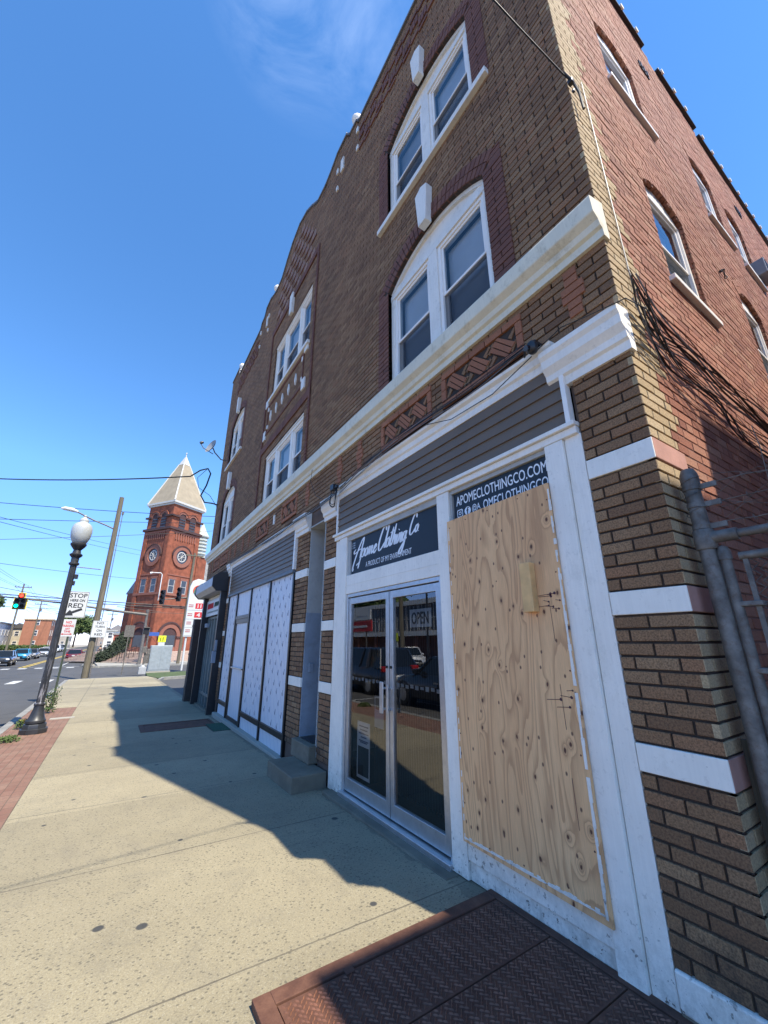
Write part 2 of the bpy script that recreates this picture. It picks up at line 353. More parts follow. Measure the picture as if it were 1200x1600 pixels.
def plywood():
    n=N('plywood'); s=n.sep()
    cb=n.n('CombineXYZ'); n.l(s[1],cb.inputs[0]); n.l(s[2],cb.inputs[1]); P=cb.outputs[0]
    def v2(sc,vec,rnd=1):
        x=n.n('TexVoronoi'); x.voronoi_dimensions='2D'; x.inputs['Scale'].default_value=sc; x.inputs['Randomness'].default_value=rnd; n.l(vec,x.inputs['Vector']); return x.outputs['Distance']
    wob=n.mix(.035,P,n.noise(5,vec=P,det=2,out='Color'))
    k1=v2(4.1,n.map((1.35,.8,1),vec=wob)); k2=v2(5.2,n.map((1.2,.75,1),loc=(3.1,7.7,0),vec=P))
    big=n.noise(1.0,vec=n.map((3.3,.42,1),vec=P),det=2,rough=.4,dist=.7)
    fine=n.noise(1.0,vec=n.map((16,1.3,1),vec=P),det=3)
    pull=n.math('MULTIPLY',n.ramp(k1,[(0,1),(.3,0)]),n.ramp(n.noise(1.3,vec=P),[(.4,.15),(.6,1)]))
    f=n.math('ADD',n.math('MULTIPLY',big,17),n.math('MULTIPLY',n.math('POWER',pull,2),4.2))
    f=n.math('ADD',f,n.math('MULTIPLY',fine,.9))
    r=n.math('FRACT',f)
    ring=n.ramp(r,[(0,.1),(.4,.05),(.72,.55),(.9,1),(.97,.9),(1,.1)])
    base=n.ramp(n.noise(1.4,vec=n.map((2.5,.5,1),vec=P),det=5),[(.3,(.74,.40,.18)),(.7,(.90,.54,.26))])
    c=n.mix(n.math('MULTIPLY',ring,.58),base,(.36,.165,.07))
    fib=n.noise(1,vec=n.map((330,7,1),vec=P),det=3); c=n.mix(n.ramp(fib,[(.38,.3),(.6,0)]),c,(.33,.19,.095))
    halo=n.ramp(k1,[(.05,.5),(.11,0)]); c=n.mix(halo,c,(.30,.15,.07))
    big2=n.math('MULTIPLY',k1,n.math('ADD',.55,n.math('MULTIPLY',n.noise(2.2,vec=P,det=1),1.1)))
    c=n.mix(n.ramp(big2,[(.034,1),(.054,0)]),c,(.105,.04,.022)); c=n.mix(n.ramp(k2,[(.03,.9),(.055,0)]),c,(.10,.045,.028))
    n.bump(r,.12,.002); return n.fin(c,.7)
M['ply']=plywood()
M['lumber']=simple('yellow_lumber',(.70,.42,.17),.7,var=.2,sc=8,bs=.3,bsc=40)
def housewrap():
    n=N('printed_house_wrap'); s=n.sep()
    d=n.math('ADD',n.math('MULTIPLY',s[1],1.0),n.math('MULTIPLY',s[2],-.62))
    w=n.math('FRACT',n.math('MULTIPLY',d,5.2))
    st=n.ramp(w,[(0,.0),(.30,.0),(.34,.55),(.38,.05),(.42,.5),(.46,.05),(.5,.45),(.54,0),(1,0)])
    c=n.mix(n.math('MULTIPLY',st,.75),(.66,.67,.70),(.33,.37,.5))
    c=n.mix(n.ramp(n.noise(3,det=5),[(.4,0),(.8,.35)]),c,(.5,.54,.66))
    n.bump(n.noise(2.6,vec=n.map((1,1,.45)),det=4,dist=1.2),.7,.04); return n.fin(c,.45)
M['wrap']=housewrap()
M['wrapink']=simple('dark_blue_ink',(.06,.08,.16),.6,bs=0)
M['navy']=simple('navy_window_vinyl',(.005,.012,.022),.55,var=.1,bs=.03)
M['ink']=simple('white_lettering',(.78,.8,.82),.5,var=.03,bs=0)
M['blackink']=simple('black_lettering',(.02,.02,.022),.5,bs=0)
M['redink']=simple('red_lettering',(.5,.03,.035),.5,bs=0)
M['signwhite']=simple('white_sign_face',(.56,.57,.56),.45,var=.05,sc=3,bs=.02)
M['pastedwhite']=simple('white_paper',(.7,.7,.68),.7,bs=0)
M['greypaint']=simple('grey_blue_paint',(.24,.28,.33),.6,var=.15,sc=3,bs=.2,dirt=.35,dcol=(.12,.1,.08))
M['creampaint']=simple('dull_cream_paint',(.38,.38,.36),.6,var=.1,sc=3,bs=.15,dirt=.3)
# ------------------------------------------------------------------ brick wall generator
def sub(iv,cuts):
    out=list(iv)
    for a,b in cuts:
        nx=[]
        for p,q in out:
            if b<=p or a>=q: nx.append((p,q)); continue
            if a>p: nx.append((p,a))
            if b<q: nx.append((b,q))
        out=nx
    return out
def bricks(mb,mo,pl,U0,U1,Z0,Z1,d=0,allow=None,bl=.203,bh=.0575,j=.0125,dep=.03,rake=.012,jit=.0015,zoff=0,start=None,end=None,head=0,cj=.071):
    k0=int(round((Z0-zoff)/cj)); z=zoff+k0*cj; k=k0
    while z<Z1-.012:
        zm=z+bh/2; iv=[(U0,U1)]
        if start: iv=[(start(k),U1)]
        if end: iv=[(iv[0][0],end(k))]
        if allow: iv=allow(zm,iv)
        zt=min(z+bh,Z1)
        off=0 if k%2==0 else (bl+j)/2
        L=bl
        if head and k%head==0: L=(bl-j)/2; off=(L+j)*.25
        for a,b in iv:
            # mortar strip behind
            q=[P3(pl,a,z-j,d+rake),P3(pl,b,z-j,d+rake),P3(pl,b,zt,d+rake),P3(pl,a,zt,d+rake)]
            mo.face(q)
            i=math.floor((a+off)/(L+j))
            u=i*(L+j)-off
            while u<b:
                p=max(u,a); r=min(u+L,b)
                if r-p>.02:
                    dd=d+random.uniform(-jit,jit); e=random.uniform(-jit,jit)*.6
                    p2=p+(0 if p==a else e); r2=r+(0 if r==b else random.uniform(-jit,jit)); zz=z+random.uniform(-jit,jit)*.5
                    c=.0022; D=d+dep
                    fr=[P3(pl,p2+c,zz+c,dd),P3(pl,r2-c,zz+c,dd),P3(pl,r2-c,zt-c,dd),P3(pl,p2+c,zt-c,dd)]
                    md=[P3(pl,p2,zz,dd+c),P3(pl,r2,zz,dd+c),P3(pl,r2,zt,dd+c),P3(pl,p2,zt,dd+c)]
                    bk=[P3(pl,p2,zz,D),P3(pl,r2,zz,D),P3(pl,r2,zt,D),P3(pl,p2,zt,D)]
                    mb.raw(fr+md+bk,[(0,1,2,3),(0,4,5,1),(1,5,6,2),(2,6,7,3),(3,7,4,0),(4,8,9,5),(5,9,10,6),(6,10,11,7),(7,11,8,4)])
                u+=L+j
        z+=cj; k+=1
# arches
def seg_arch(a,h):   # half width, rise -> radius, centre drop below spring
    Rr=(a*a+h*h)/(2*h); return Rr,Rr-h
def arch_half(z,spring,a,h):
    if z<=spring: return a
    Rr,dr=seg_arch(a,h); t=Rr*Rr-(z-spring+dr)**2
    return math.sqrt(t) if t>0 else 0
# ================================================================== MAIN BUILDING
B=thing('brick_building','three storey brown brick corner building with white belt course, shopfronts and a scalloped parapet','building',(0,0,0))
END=14.5
PROF=[(0,11.95),(.55,11.95),(.7,11.55),(3.7,11.55),(3.8,11.72),(4.1,11.74),(4.25,11.98),(4.7,12.0),(4.95,11.88),(5.3,11.78),(5.75,11.82),(6.1,12.12),(6.5,12.4),(7.05,12.55),(7.6,12.4),(8.0,12.12),(8.35,11.82),(8.8,11.78),(9.15,11.88),(9.4,12.0),(9.85,11.98),(10.0,11.74),(10.3,11.72),(10.4,11.55),(13.2,11.55),(13.35,11.95),(14.5,11.95)]
def ztop(u):
    for (a,za),(b,zb) in zip(PROF,PROF[1:]):
        if a<=u<=b: return za+(zb-za)*(u-a)/(b-a+1e-9)
    return 11.5
CJ=.0705; ZO=.945
BAYS=[1.815,12.35]
ARW=[]   # (centre,a_inner,z_bottom,spring,rise)
for c in BAYS:
    ARW.append((c,.885,4.56,6.17,.33)); ARW.append((c,.885,7.56,9.13,.30))
CW=[(5.74,8.28,4.56,5.93),(5.74,8.28,7.62,9.25)]
SUR=.235
def allow_front(z,iv):
    cuts=[]
    for c,a,zb,sp,h in ARW:
        if z<zb: continue
        Rr,dr=seg_arch(a,h); cz=sp-dr; Ro=Rr+SUR
        lim=cz+math.sqrt(Ro*Ro-(a+SUR-.01)**2)
        if z<lim: cuts.append((c-a-SUR,c+a+SUR))
        else:
            t=Ro*Ro-(z-cz)**2
            if t>0: w=math.sqrt(t); cuts.append((c-w,c+w))
    for a,b,z0,z1 in CW:
        if z0<z<z1: cuts.append((a,b))
    if z>10.9:  # parapet profile by sampling
        n=290; run=[]; st=None
        for i in range(n+1):
            u=END*i/n
            if ztop(u)>z+.02:
                if st is None: st=u
                e=u
            else:
                if st is not None: run.append((st,e)); st=None
        if st is not None: run.append((st,e))
        iv=[(max(a,p),min(b,q)) for a,b in iv for p,q in run if min(b,q)>max(a,p)+.03]
    return sub(iv,cuts)
mb=MB(); mo=MB()
bricks(mb,mo,'x',0,END,4.2,12.7,allow=allow_front,zoff=ZO,cj=CJ)
DEC=[(.72,1.72),(1.89,2.87),(11.3,12.28),(12.45,13.45)]
DEC2=[(5.75,6.6),(7.45,8.35)]
def allow_frz(z,iv):
    if 3.79<z<4.2: return sub(iv,DEC+DEC2)
    return iv
bricks(mb,mo,'x',0,END,3.60,4.26,allow=allow_frz,zoff=ZO,cj=CJ)
PIL=[(0,.39),(4.05,4.42),(5.07,5.57),(10.42,10.74),(13.95,14.5)]
BANDZ=[.945,.945+11*CJ,.945+23*CJ]
def allow_pil(z,iv):
    for b in BANDZ:
        if b-.005<z<b+.13: return []
    return iv
for a,b in PIL: bricks(mb,mo,'x',a,b,.17,3.32,allow=allow_pil,zoff=ZO,cj=CJ,dep=.04)
fr=mb.build('front_wall',M['brick'],B,fix=False)
mo.build('mortar_bed',M['mortar'],fr,fix=False)
# pilaster return faces of the stair entrance
mb=MB(); mo=MB()
bricks(mb,mo,'y',0,.35,.17,3.32,d=5.07,allow=allow_pil,zoff=ZO,cj=CJ,dep=.03)
mb.build('entrance_return',M['brick'],B,fix=False); mo.build('mortar_bed',M['mortar'],fr,fix=False)
# painted bands
for a,b in PIL:
    for z in BANDZ:
        mb=MB(); pbox(mb,'x',a-(.004 if a==0 else 0),b,z,z+.129,-.006,.04)
        if abs(a-5.07)<.01: pbox(mb,'y',.0405,.3,z,z+.129,a-.006,a+.03)
        mb.build('painted_band',M['band'],B,bevel=.004)
        if a==0: ms=MB(); pbox(ms,'y',.0,.42,z,z+.129,-.0065,.05); ms.build('stone_band',M['bandside'],B,bevel=.004)
# ---- side wall
XD=14.0
SWIN=[(1.1,1.99,7.38,8.5,.17),(1.2,2.08,4.62,5.9,.17),(3.62,4.42,7.26,8.5,.15),(4.95,5.72,7.2,8.45,.15),(3.72,4.6,4.62,5.9,.17),(5.1,5.95,4.6,5.9,.17),(7.6,8.4,7.2,8.5,.15),(9.6,10.4,7.2,8.5,.15),(7.6,8.4,4.6,5.9,.15),(9.6,10.4,4.6,5.9,.15)]
def side_top(x): return 11.5 if x<.5 else 10.45 if x<3.2 else 10.33 if x<4.87 else 10.18 if x<9 else 10.02
def allow_side(z,iv):
    if z>10.0:
        seg=[(0,.5),(.5,3.2),(3.2,4.87),(4.87,9),(9,XD)]
        ok=[s for s in seg if side_top(s[0]+.01)>z]
        iv=[(max(a,p),min(b,q)) for a,b in iv for p,q in ok if min(b,q)>max(a,p)+.02]
    cuts=[]
    for u0,u1,z0,sp,h in SWIN:
        if z>z0:
            a=arch_half(z,sp,(u1-u0)/2,h)
            if a>0: cuts.append(((u0+u1)/2-a,(u0+u1)/2+a))
    return sub(iv,cuts)
def tooth(k): return [.30,.41,.30,.41,.36,.47][(k*7//3)%6]
mb=MB(); mo=MB()
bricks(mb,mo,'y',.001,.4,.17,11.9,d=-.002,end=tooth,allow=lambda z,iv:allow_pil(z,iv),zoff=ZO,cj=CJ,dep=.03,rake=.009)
sw=mb.build('sunlit_side_brick',M['brick_sunlit'],B,fix=False); mo.build('mortar_bed',M['mortar'],sw,fix=False)
mb=MB(); mo=MB()
bricks(mb,mo,'y',.4,XD,.05,11.5,d=.0,start=lambda k:tooth(k)+.012,allow=allow_side,zoff=ZO,cj=CJ,dep=.03,rake=.005,jit=.0022,bl=.198,head=7,j=.011,bh=.0595)
sw=mb.build('side_wall',M['brick_red'],B,fix=False); mo.build('mortar_bed',M['mortar_red'],sw,fix=False)
# ---- structural core behind the brick skin
def cells(mb,pl,U0,U1,Z0,Z1,holes,d0,d1):
    us=sorted(set([U0,U1]+[h[0] for h in holes]+[h[1] for h in holes]))
    us=[u for u in us if U0<=u<=U1]
    for a,b in zip(us,us[1:]):
        hz=sorted([(h[2],h[3]) for h in holes if h[0]<=a+1e-6 and h[1]>=b-1e-6]); z=Z0
        for p,q in hz:
            if p>z: pbox(mb,pl,a,b,z,p,d0,d1)
            z=max(z,q)
        if z<Z1: pbox(mb,pl,a,b,z,Z1,d0,d1)
mb=MB()
holes=[(c-a,c+a,zb,sp+h) for c,a,zb,sp,h in ARW]+CW+[(.42,4.03,-.1,3.5),(4.43,5.06,.0,3.36),(5.62,10.4,-.3,3.4),(10.76,13.93,-.4,3.3)]
cells(mb,'x',.026,END-.01,-.5,11.15,holes,.028,.32)
pr=[(u,z-.03) for u,z in PROF]; pr[0]=(.03,pr[0][1]); pr[-1]=(END-.01,pr[-1][1])
mb.prism([(.03,11.15)]+pr+[(END-.01,11.15)],lambda p:(.028,p[0],p[1]),lambda p:(.3,p[0],p[1]))
mb.build('masonry_core',M['core'],B)
mb=MB(); cells(mb,'y',.33,XD,-.5,9.98,[(u0,u1,z0,sp+h) for u0,u1,z0,sp,h in SWIN],.028,.3)
for a,b,z in ((.33,.5,11.4),(.5,3.2,10.42),(3.2,4.87,10.3),(4.87,9,10.15),(9,XD,9.99)): mb.box(a,.028,9.98,b,.28,z)
mb.build('side_core',M['core'],B)
mb=MB(); mb.box(.33,.31,9.6,XD-.3,END-.32,9.8); mb.build('roof',M['blackmetal'],B)
mb=MB(); mb.box(.33,END-.3,-.6,XD,END-.01,10.4); mb.box(XD-.3,.31,-.6,XD,END-.31,10.0); mb.build('rear_wall',M['brick_red'],B)
mb=MB(); mb.box(.33,.31,-.3,XD-.31,END-.31,-.1); mb.box(.33,.31,3.9,XD-.31,END-.31,4.0); mb.box(.33,.31,7.0,XD-.31,END-.31,7.1); mb.build('floor_slab',M['dark'],B)
# parapet coping
mb=MB()
for (a,za),(b,zb) in zip(PROF,PROF[1:]):
    ang=math.atan2(zb-za,b-a); mb.prism([(a-.01,za-.02),(b+.01,zb-.02),(b+.01,zb+.035),(a-.01,za+.035)],lambda p:(-.03,p[0],p[1]),lambda p:(.34,p[0],p[1]))
mb.build('coping',simple('lead_grey_coping',(.16,.15,.15),.6),B)
for c in (3.92,9.02,13.28,0.62): 
    z=ztop(c)+.03; mb=MB(); mb.lathe([(.085,0),(.07,.05),(.045,.08),(.1,.16),(.12,.24),(.06,.33),(.0,.36)],12,(.06,c,z)).build('finial',M['white_old'],B,smooth=50)
# side coping: clay tiles with pale collars
mb=MB(); mc=MB()
for a,b,z in ((.5,3.02,10.46),(3.42,4.84,10.34),(4.89,9,10.19),(9,XD,10.03)):
    mb.box(a,-.05,z,b,.33,z+.05)
    x=a+.12
    while x<b-.05:
        mc.tube([(x,-.07,z+.045),(x,.35,z+.045)],.045,8); x+=.43
mb.build('side_coping',M['black'],B,bevel=.008); mc.build('coping_collar',M['white_old'],B,smooth=50)
for a,z in ((2.55,9.42),(6.1,9.3),(9,9.2)):
    mb=MB(); mb.box(a,-.012,z,a+.28,.02,z+.14)
    for i in range(3): mb.box(a+.03+i*.09,-.02,z+.02,a+.07+i*.09,.0,z+.12)
    mb.build('iron_vent',M['black'],B)
# projecting basket-weave courses under the parapet and raised brick borders
mb=MB()
def hb(u,z,w,h,d=.022):
    j=random.uniform(-.002,.002); pbox(mb,'x',u,u+w-.012,z,z+h-.012,-d+j,.02)
def field(u0,u1,z0,z1,chk=True):
    z=z0;k=0
    while z<z1-.05:
        u=u0;i=0
        while u<u1-.05:
            if ztop(u+.1)>z+.3 and (not chk or (i+k)%2==0): 
                if (k//2)%2==0: hb(u,z,.21,.0705)
                else:
                    hb(u,z,.07,.2); hb(u+.07,z,.07,.2); hb(u+.14,z,.07,.2)
            u+=.21;i+=1
        z+=.0705 if (k//2)%2==0 else .21; k+=1
field(.75,3.65,10.55,11.35); field(10.45,13.15,10.55,11.35)
mk=MB()
z=10.12; r=0
while z<12.0:   # checker of pale upright brick groups inside the centre gable
    u=5.75+(.22 if r%2 else 0)
    while u<8.3:
        if ztop(u)>z+.5 and ztop(u+.25)>z+.5:
            for k in range(3): pbox(mk,'x',u+k*.075,u+k*.075+.05,z,z+.2,-.012,.02)
            hb(u-.06,z-.07,.36,.06,.02)
        u+=.44
    z+=.3; r+=1
mk.build('gable_brick_pattern',M['pinkbrick'],B,bevel=.002)
# centre bay border strips
for u in (5.42,8.62):
    z=4.58
    while z<9.9: hb(u,z,.10,.0705,.03); z+=.0705
for z in (9.9,6.12):
    u=5.42
    while u<8.7: hb(u,z,.075,.2,.03); u+=.075
# spandrel rectangles
for z in (7.42,6.62):
    u=5.95
    while u<8.4: hb(u,z,.2,.07,.02); u+=.2
for u in (5.93,8.35):
    z=6.62
    while z<7.45: hb(u,z,.07,.07,.02); z+=.07
mb.build('raised_brickwork',M['brick_brown'],B,bevel=.003)
# white lozenges and blocks
def accent(u0,u1,z0,z1): mb=MB(); pbox(mb,'x',u0,u1,z0,z1,-.03,.01); mb.build('white_accent_stone',M['white_old'],B,bevel=.004)
for u in (6.36,6.8,7.23,7.67,8.1):
    mb=MB(); mb.prism([(u-.045,7.05),(u,6.9),(u+.045,7.05),(u,7.2)],lambda p:(-.03,*p),lambda p:(.0,*p)); mb.build('white_lozenge',M['white_old'],B)
for u,z,w,h in ((5.72,7.42,.19,.22),(5.78,6.5,.17,.26),(8.42,7.48,.19,.22),(8.42,6.5,.17,.26),(5.97,7.28,.06,.11),(5.95,6.76,.06,.1),(8.3,7.28,.06,.11),(8.28,6.76,.06,.1)):
    accent(u,u+w,z,z+h)
for u in (4.35,9.55): accent(u,u+.12,11.05,11.42)
for u in (3.72,10.28,4.6,9.4): accent(u,u+.07,11.25,11.4); accent(u-.02,u+.05,10.7,10.82)
mb=MB()
mb.prism([(6.96,10.05),(7.16,10.05),(7.14,9.42),(6.98,9.42)],lambda p:(-.07,*p),lambda p:(.0,*p))
mb.build('keystone',M['white_old'],B,bevel=.004)
# ---- belt course, swept profile with returns
def sweep(prof,u0,u1,ret=.3,mat='cream',name='belt_course',parent=B,inner=.045):
    mb=MB(); pr=[(-inner,prof[0][1])]+list(prof[1:-1])+[(-inner,prof[-1][1])]
    mb.prism(pr,lambda p:(-p[0],u0-.02 if u0<.01 else u0,p[1]),lambda p:(-p[0],u1,p[1]))
    return mb.build(name,M[mat],parent)
sweep([(-.02,4.24),(.03,4.24),(.035,4.30),(.06,4.315),(.075,4.36),(.12,4.40),(.125,4.41),(.135,4.53),(.13,4.545),(-.02,4.60)],0,END+.1,ret=.13)
# pale stone sill top with cracked joints
mb=MB()
for c in (1.815,7.0,12.35):
    pass
# caps above pilasters
def cap(u0,u1,ret):
    pr=[(-.02,3.30),(.02,3.30),(.025,3.36),(.045,3.375),(.05,3.42),(.085,3.47),(.09,3.53),(.11,3.56),(.11,3.60),(-.02,3.625)]
    if ret: sweep(pr,0,u1,.12,'white','pilaster_cap')
    else:
        mb=MB(); mb.prism(pr,lambda p:(-p[0],u0,p[1]),lambda p:(-p[0],u1,p[1])); mb.build('pilaster_cap',M['white'],B)
cap(0,.55,True); cap(4.03,4.45,False); cap(5.05,5.6,False); cap(10.4,10.75,False)
# ---- arch surrounds, keystones, windows
def arch_surround(c,a,zb,sp,h):
    mb=MB(); Rr,dr=seg_arch(a,h); cz=sp-dr; Ro=Rr+SUR
    def bk(pts,d=-.012): 
        j=random.uniform(-.002,.002)
        mb.prism(pts,lambda p:(d+j,p[0],p[1]),lambda p:(.13,p[0],p[1]))
    z=zb; 
    zo=cz+math.sqrt(Ro*Ro-(a+SUR)**2)
    while z<sp-.03:
        for s in (-1,1):
            for i,(p,q) in enumerate(((0,.108),(.12,.235)) if int(z/.0705)%2 else ((0,.235),)):
                x0=c+s*(a+p);x1=c+s*(a+q); bk([(min(x0,x1),z),(max(x0,x1),z),(max(x0,x1),z+.058),(min(x0,x1),z+.058)])
        z+=.0705
    a0=math.asin(a/Rr); n=int(2*a0*Rr/.07); 
    for i in range(n):
        t0=-a0+2*a0*i/n; t1=-a0+2*a0*(i+.83)/n
        for r0,r1 in ((Rr,Rr+.108),(Rr+.12,Ro)):
            bk([(c+r0*math.sin(t0),cz+r0*math.cos(t0)),(c+r0*math.sin(t1),cz+r0*math.cos(t1)),(c+r1*math.sin(t1),cz+r1*math.cos(t1)),(c+r1*math.sin(t0),cz+r1*math.cos(t0))])
    # corner infill outside the outer radius
    for s in (-1,1):
        z=sp
        while z<zo+.05:
            x0=c+s*(a+.02); x1=c+s*(a+SUR)
            xa=Ro*math.sin(a0); 
            bk([(min(c+s*(a+.06),x1),z),(max(c+s*(a+.06),x1),z),(max(c+s*(a+.1),x1),min(z+.058,zo+.06)),(min(c+s*(a+.1),x1),min(z+.058,zo+.06))],-.008)
            z+=.0705
    o=mb.build('arch_surround',M['brick_brown'],B)
    mb=MB(); # mortar backing ring
    pts=[]; m=16
    out=[(c-a-SUR+.01,zb)]+[(c+Ro*math.sin(-a0+2*a0*i/m)*.995,cz+Ro*.995*math.cos(-a0+2*a0*i/m)) for i in range(m+1)]+[(c+a+SUR-.01,zb)]
    inn=[(c-a,zb)]+[(c+Rr*math.sin(-a0+2*a0*i/m),cz+Rr*math.cos(-a0+2*a0*i/m)) for i in range(m+1)]+[(c+a,zb)]
    for i in range(len(out)-1):
        mb.prism([out[i],out[i+1],inn[i+1],inn[i]],lambda p:(.001,*p),lambda p:(.125,*p))
    mb.build('surround_mortar',M['mortar'],o)
    # white timber tympanum between the window heads and the arch
    mb=MB(); 
    pts=[(c+Rr*math.sin(-a0+2*a0*i/m),cz+Rr*math.cos(-a0+2*a0*i/m)) for i in range(m+1)]
    mb.prism(pts,lambda p:(.085,*p),lambda p:(.12,*p))
    for k,(w,dd) in enumerate(((.055,.05),(.035,.068))):
        ri=Rr-w
        for i in range(m):
            t0=-a0+2*a0*i/m;t1=-a0+2*a0*(i+1)/m
            mb.prism([(c+Rr*math.sin(t0),cz+Rr*math.cos(t0)),(c+Rr*math.sin(t1),cz+Rr*math.cos(t1)),(c+ri*math.sin(t1),cz+ri*math.cos(t1)),(c+ri*math.sin(t0),cz+ri*math.cos(t0))],lambda p:(dd,*p),lambda p:(.1,*p))
    pbox(mb,'x',c-a,c+a,sp-.12,sp-.04,.045,.12); pbox(mb,'x',c-a,c+a,sp-.04,sp+.03,.06,.12)
    mb.build('arched_head',M['white_old'],B)
    mb=MB(); kt=sp+h
    mb.prism([(c-.07,kt-.06),(c+.07,kt-.06),(c+.115,kt+.5),(c+.0,kt+.56),(c-.115,kt+.5)],lambda p:(-.1,*p),lambda p:(.0,*p))
    mb.build('keystone',M['white_old'],B,bevel=.006)
def sash_window(pl,u0,u1,z0,z1,d,blind='blind',fw=.045,screen=True,name='window',openbot=0,parent=B):
    mb=MB()
    pbox(mb,pl,u0,u0+fw,z0,z1,d,d+.09); pbox(mb,pl,u1-fw,u1,z0,z1,d,d+.09)
    pbox(mb,pl,u0+fw,u1-fw,z1-fw,z1,d,d+.09); pbox(mb,pl,u0+fw,u1-fw,z0,z0+fw*.8,d,d+.09)
    w=mb.build(name,M['vinyl'],parent,bevel=.004)
    a,b=u0+fw,u1-fw; c0,c1=z0+fw*.8,z1-fw; zm=(c0+c1)/2; sf=.032
    for k,(p,q,dd) in enumerate(((zm-.02,c1,d+.018),(c0,zm+.02,d+.05))):
        mb=MB(); pbox(mb,pl,a,a+sf,p,q,dd,dd+.028); pbox(mb,pl,b-sf,b,p,q,dd,dd+.028)
        pbox(mb,pl,a+sf,b-sf,p,p+sf,dd,dd+.028); pbox(mb,pl,a+sf,b-sf,q-sf,q,dd,dd+.028)
        s=mb.build('sash',M['vinyl'],w,bevel=.003)
        mb=MB(); g=dd+.012; mb.face([P3(pl,a+sf,p+sf,g),P3(pl,b-sf,p+sf,g),P3(pl,b-sf,q-sf,g),P3(pl,a+sf,q-sf,g)][::-1 if pl=='x' else 1]); mb.build('pane',M['glass'],w,fix=False)
    if screen:
        mb=MB(); g=d+.03; mb.face([P3(pl,a,c0,g),P3(pl,b,c0,g),P3(pl,b,zm,g),P3(pl,a,zm,g)]); mb.build('insect_screen',M['scr'],w,fix=False)
    if not openbot and random.random()<.45: openbot=random.choice((.12,.3,.5))
    mb=MB(); pbox(mb,pl,a,b,c0+openbot,c1,d+.13,d+.135); mb.build('blind',M[random.choice((blind,blind,'blind2','curtain'))],w)
    return w
n=N('window_screen_mesh'); tr=n.n('BsdfTransparent'); df=n.n('BsdfDiffuse'); df.inputs[0].default_value=(.05,.06,.075,1); mx=n.n('MixShader'); mx.inputs[0].default_value=.55
n.l(tr.outputs[0],mx.inputs[1]); n.l(df.outputs[0],mx.inputs[2]); n.l(mx.outputs[0],n.out.inputs[0]); M['scr']=n.m
for c,a,zb,sp,h in ARW:
    arch_surround(c,a,zb,sp,h)
    zt=sp-.12
    for p,q,dd in ((c-a,c-a+.07,.05),(c+a-.07,c+a,.05),(c-.075,c+.075,.045)): mb=MB(); pbox(mb,'x',p,q,zb,zt,dd,.15); mb.build('window_casing',M['white_old'],B,bevel=.005)
    sash_window('x',c-a+.07,c-.075,zb+.01,zt,.065); sash_window('x',c+.075,c+a-.07,zb+.01,zt,.065)
    if zb>7:
        mb=MB(); pbox(mb,'x',c-a-.22,c+a+.22,zb-.09,zb,-.06,.12); mb.build('window_sill',M['white_old'],B,bevel=.006)
for i,(a,b,z0,z1) in enumerate(CW):
    mb=MB(); cuts=[a,a+.07,a+.70,a+.82,b-.82,b-.70,b-.07,b]
    for p,q in ((0,1),(2,3),(4,5),(6,7)): m2=MB(); pbox(m2,'x',cuts[p],cuts[q],z0,z1-.1,.045,.15); m2.build('window_casing',M['white'],B,bevel=.005)
    pbox(mb,'x',a,b,z1-.1,z1,.04,.15); pbox(mb,'x',a,b,z1-.03,z1,.02,.04)
    mb.build('window_casing',M['white'],B,bevel=.005)
    for p,q in ((1,2),(3,4),(5,6)): sash_window('x',cuts[p],cuts[q],z0+.01,z1-.1,.065,openbot=.35 if (i==1 and p==5) else 0)
    if i==1: mb=MB(); pbox(mb,'x',a-.06,b+.06,z0-.08,z0,-.06,.12); mb.build('window_sill',M['white'],B,bevel=.006)
# side windows with brick reveals
for i,(u0,u1,z0,sp,h) in enumerate(SWIN):
    c=(u0+u1)/2;a=(u1-u0)/2; Rr,dr=seg_arch(a,h); cz=sp-dr; a0=math.asin(a/Rr)
    mb=MB(); n_=int(2*a0*(Rr)/.068)
    for k in range(n_):
        t0=-a0+2*a0*k/n_;t1=-a0+2*a0*(k+.84)/n_
        for r0,r1 in ((Rr,Rr+.1),(Rr+.11,Rr+.2)):
            mb.prism([(c+r0*math.sin(t0),cz+r0*math.cos(t0)),(c+r0*math.sin(t1),cz+r0*math.cos(t1)),(c+r1*math.sin(t1),cz+r1*math.cos(t1)),(c+r1*math.sin(t0),cz+r1*math.cos(t0))],lambda p:(p[0],-.004,p[1]),lambda p:(p[0],.12,p[1]))
    z=z0
    while z<sp:
        pbox(mb,'y',u0-.02,u0+.004,z,z+.055,.02,.12); pbox(mb,'y',u1-.004,u1+.02,z,z+.055,.02,.12); z+=CJ
    mb.build('window_arch',M['brick_red'],B)
    pts=[(c+Rr*math.sin(-a0+2*a0*k/12),cz+Rr*math.cos(-a0+2*a0*k/12)) for k in range(13)]
    mb=MB(); mb.prism([(u0,sp-.03)]+pts+[(u1,sp-.03)],lambda p:(p[0],.045,p[1]),lambda p:(p[0],.14,p[1])); mb.build('window_head',M['white_old'],B)
    sash_window('y',u0,u1,z0,sp,.04,blind='curtain')
    mb=MB(); pbox(mb,'y',u0-.05,u1+.11,z0-.055,z0,-.045,.12); mb.build('window_sill',M['white_old'],B,bevel=.006)
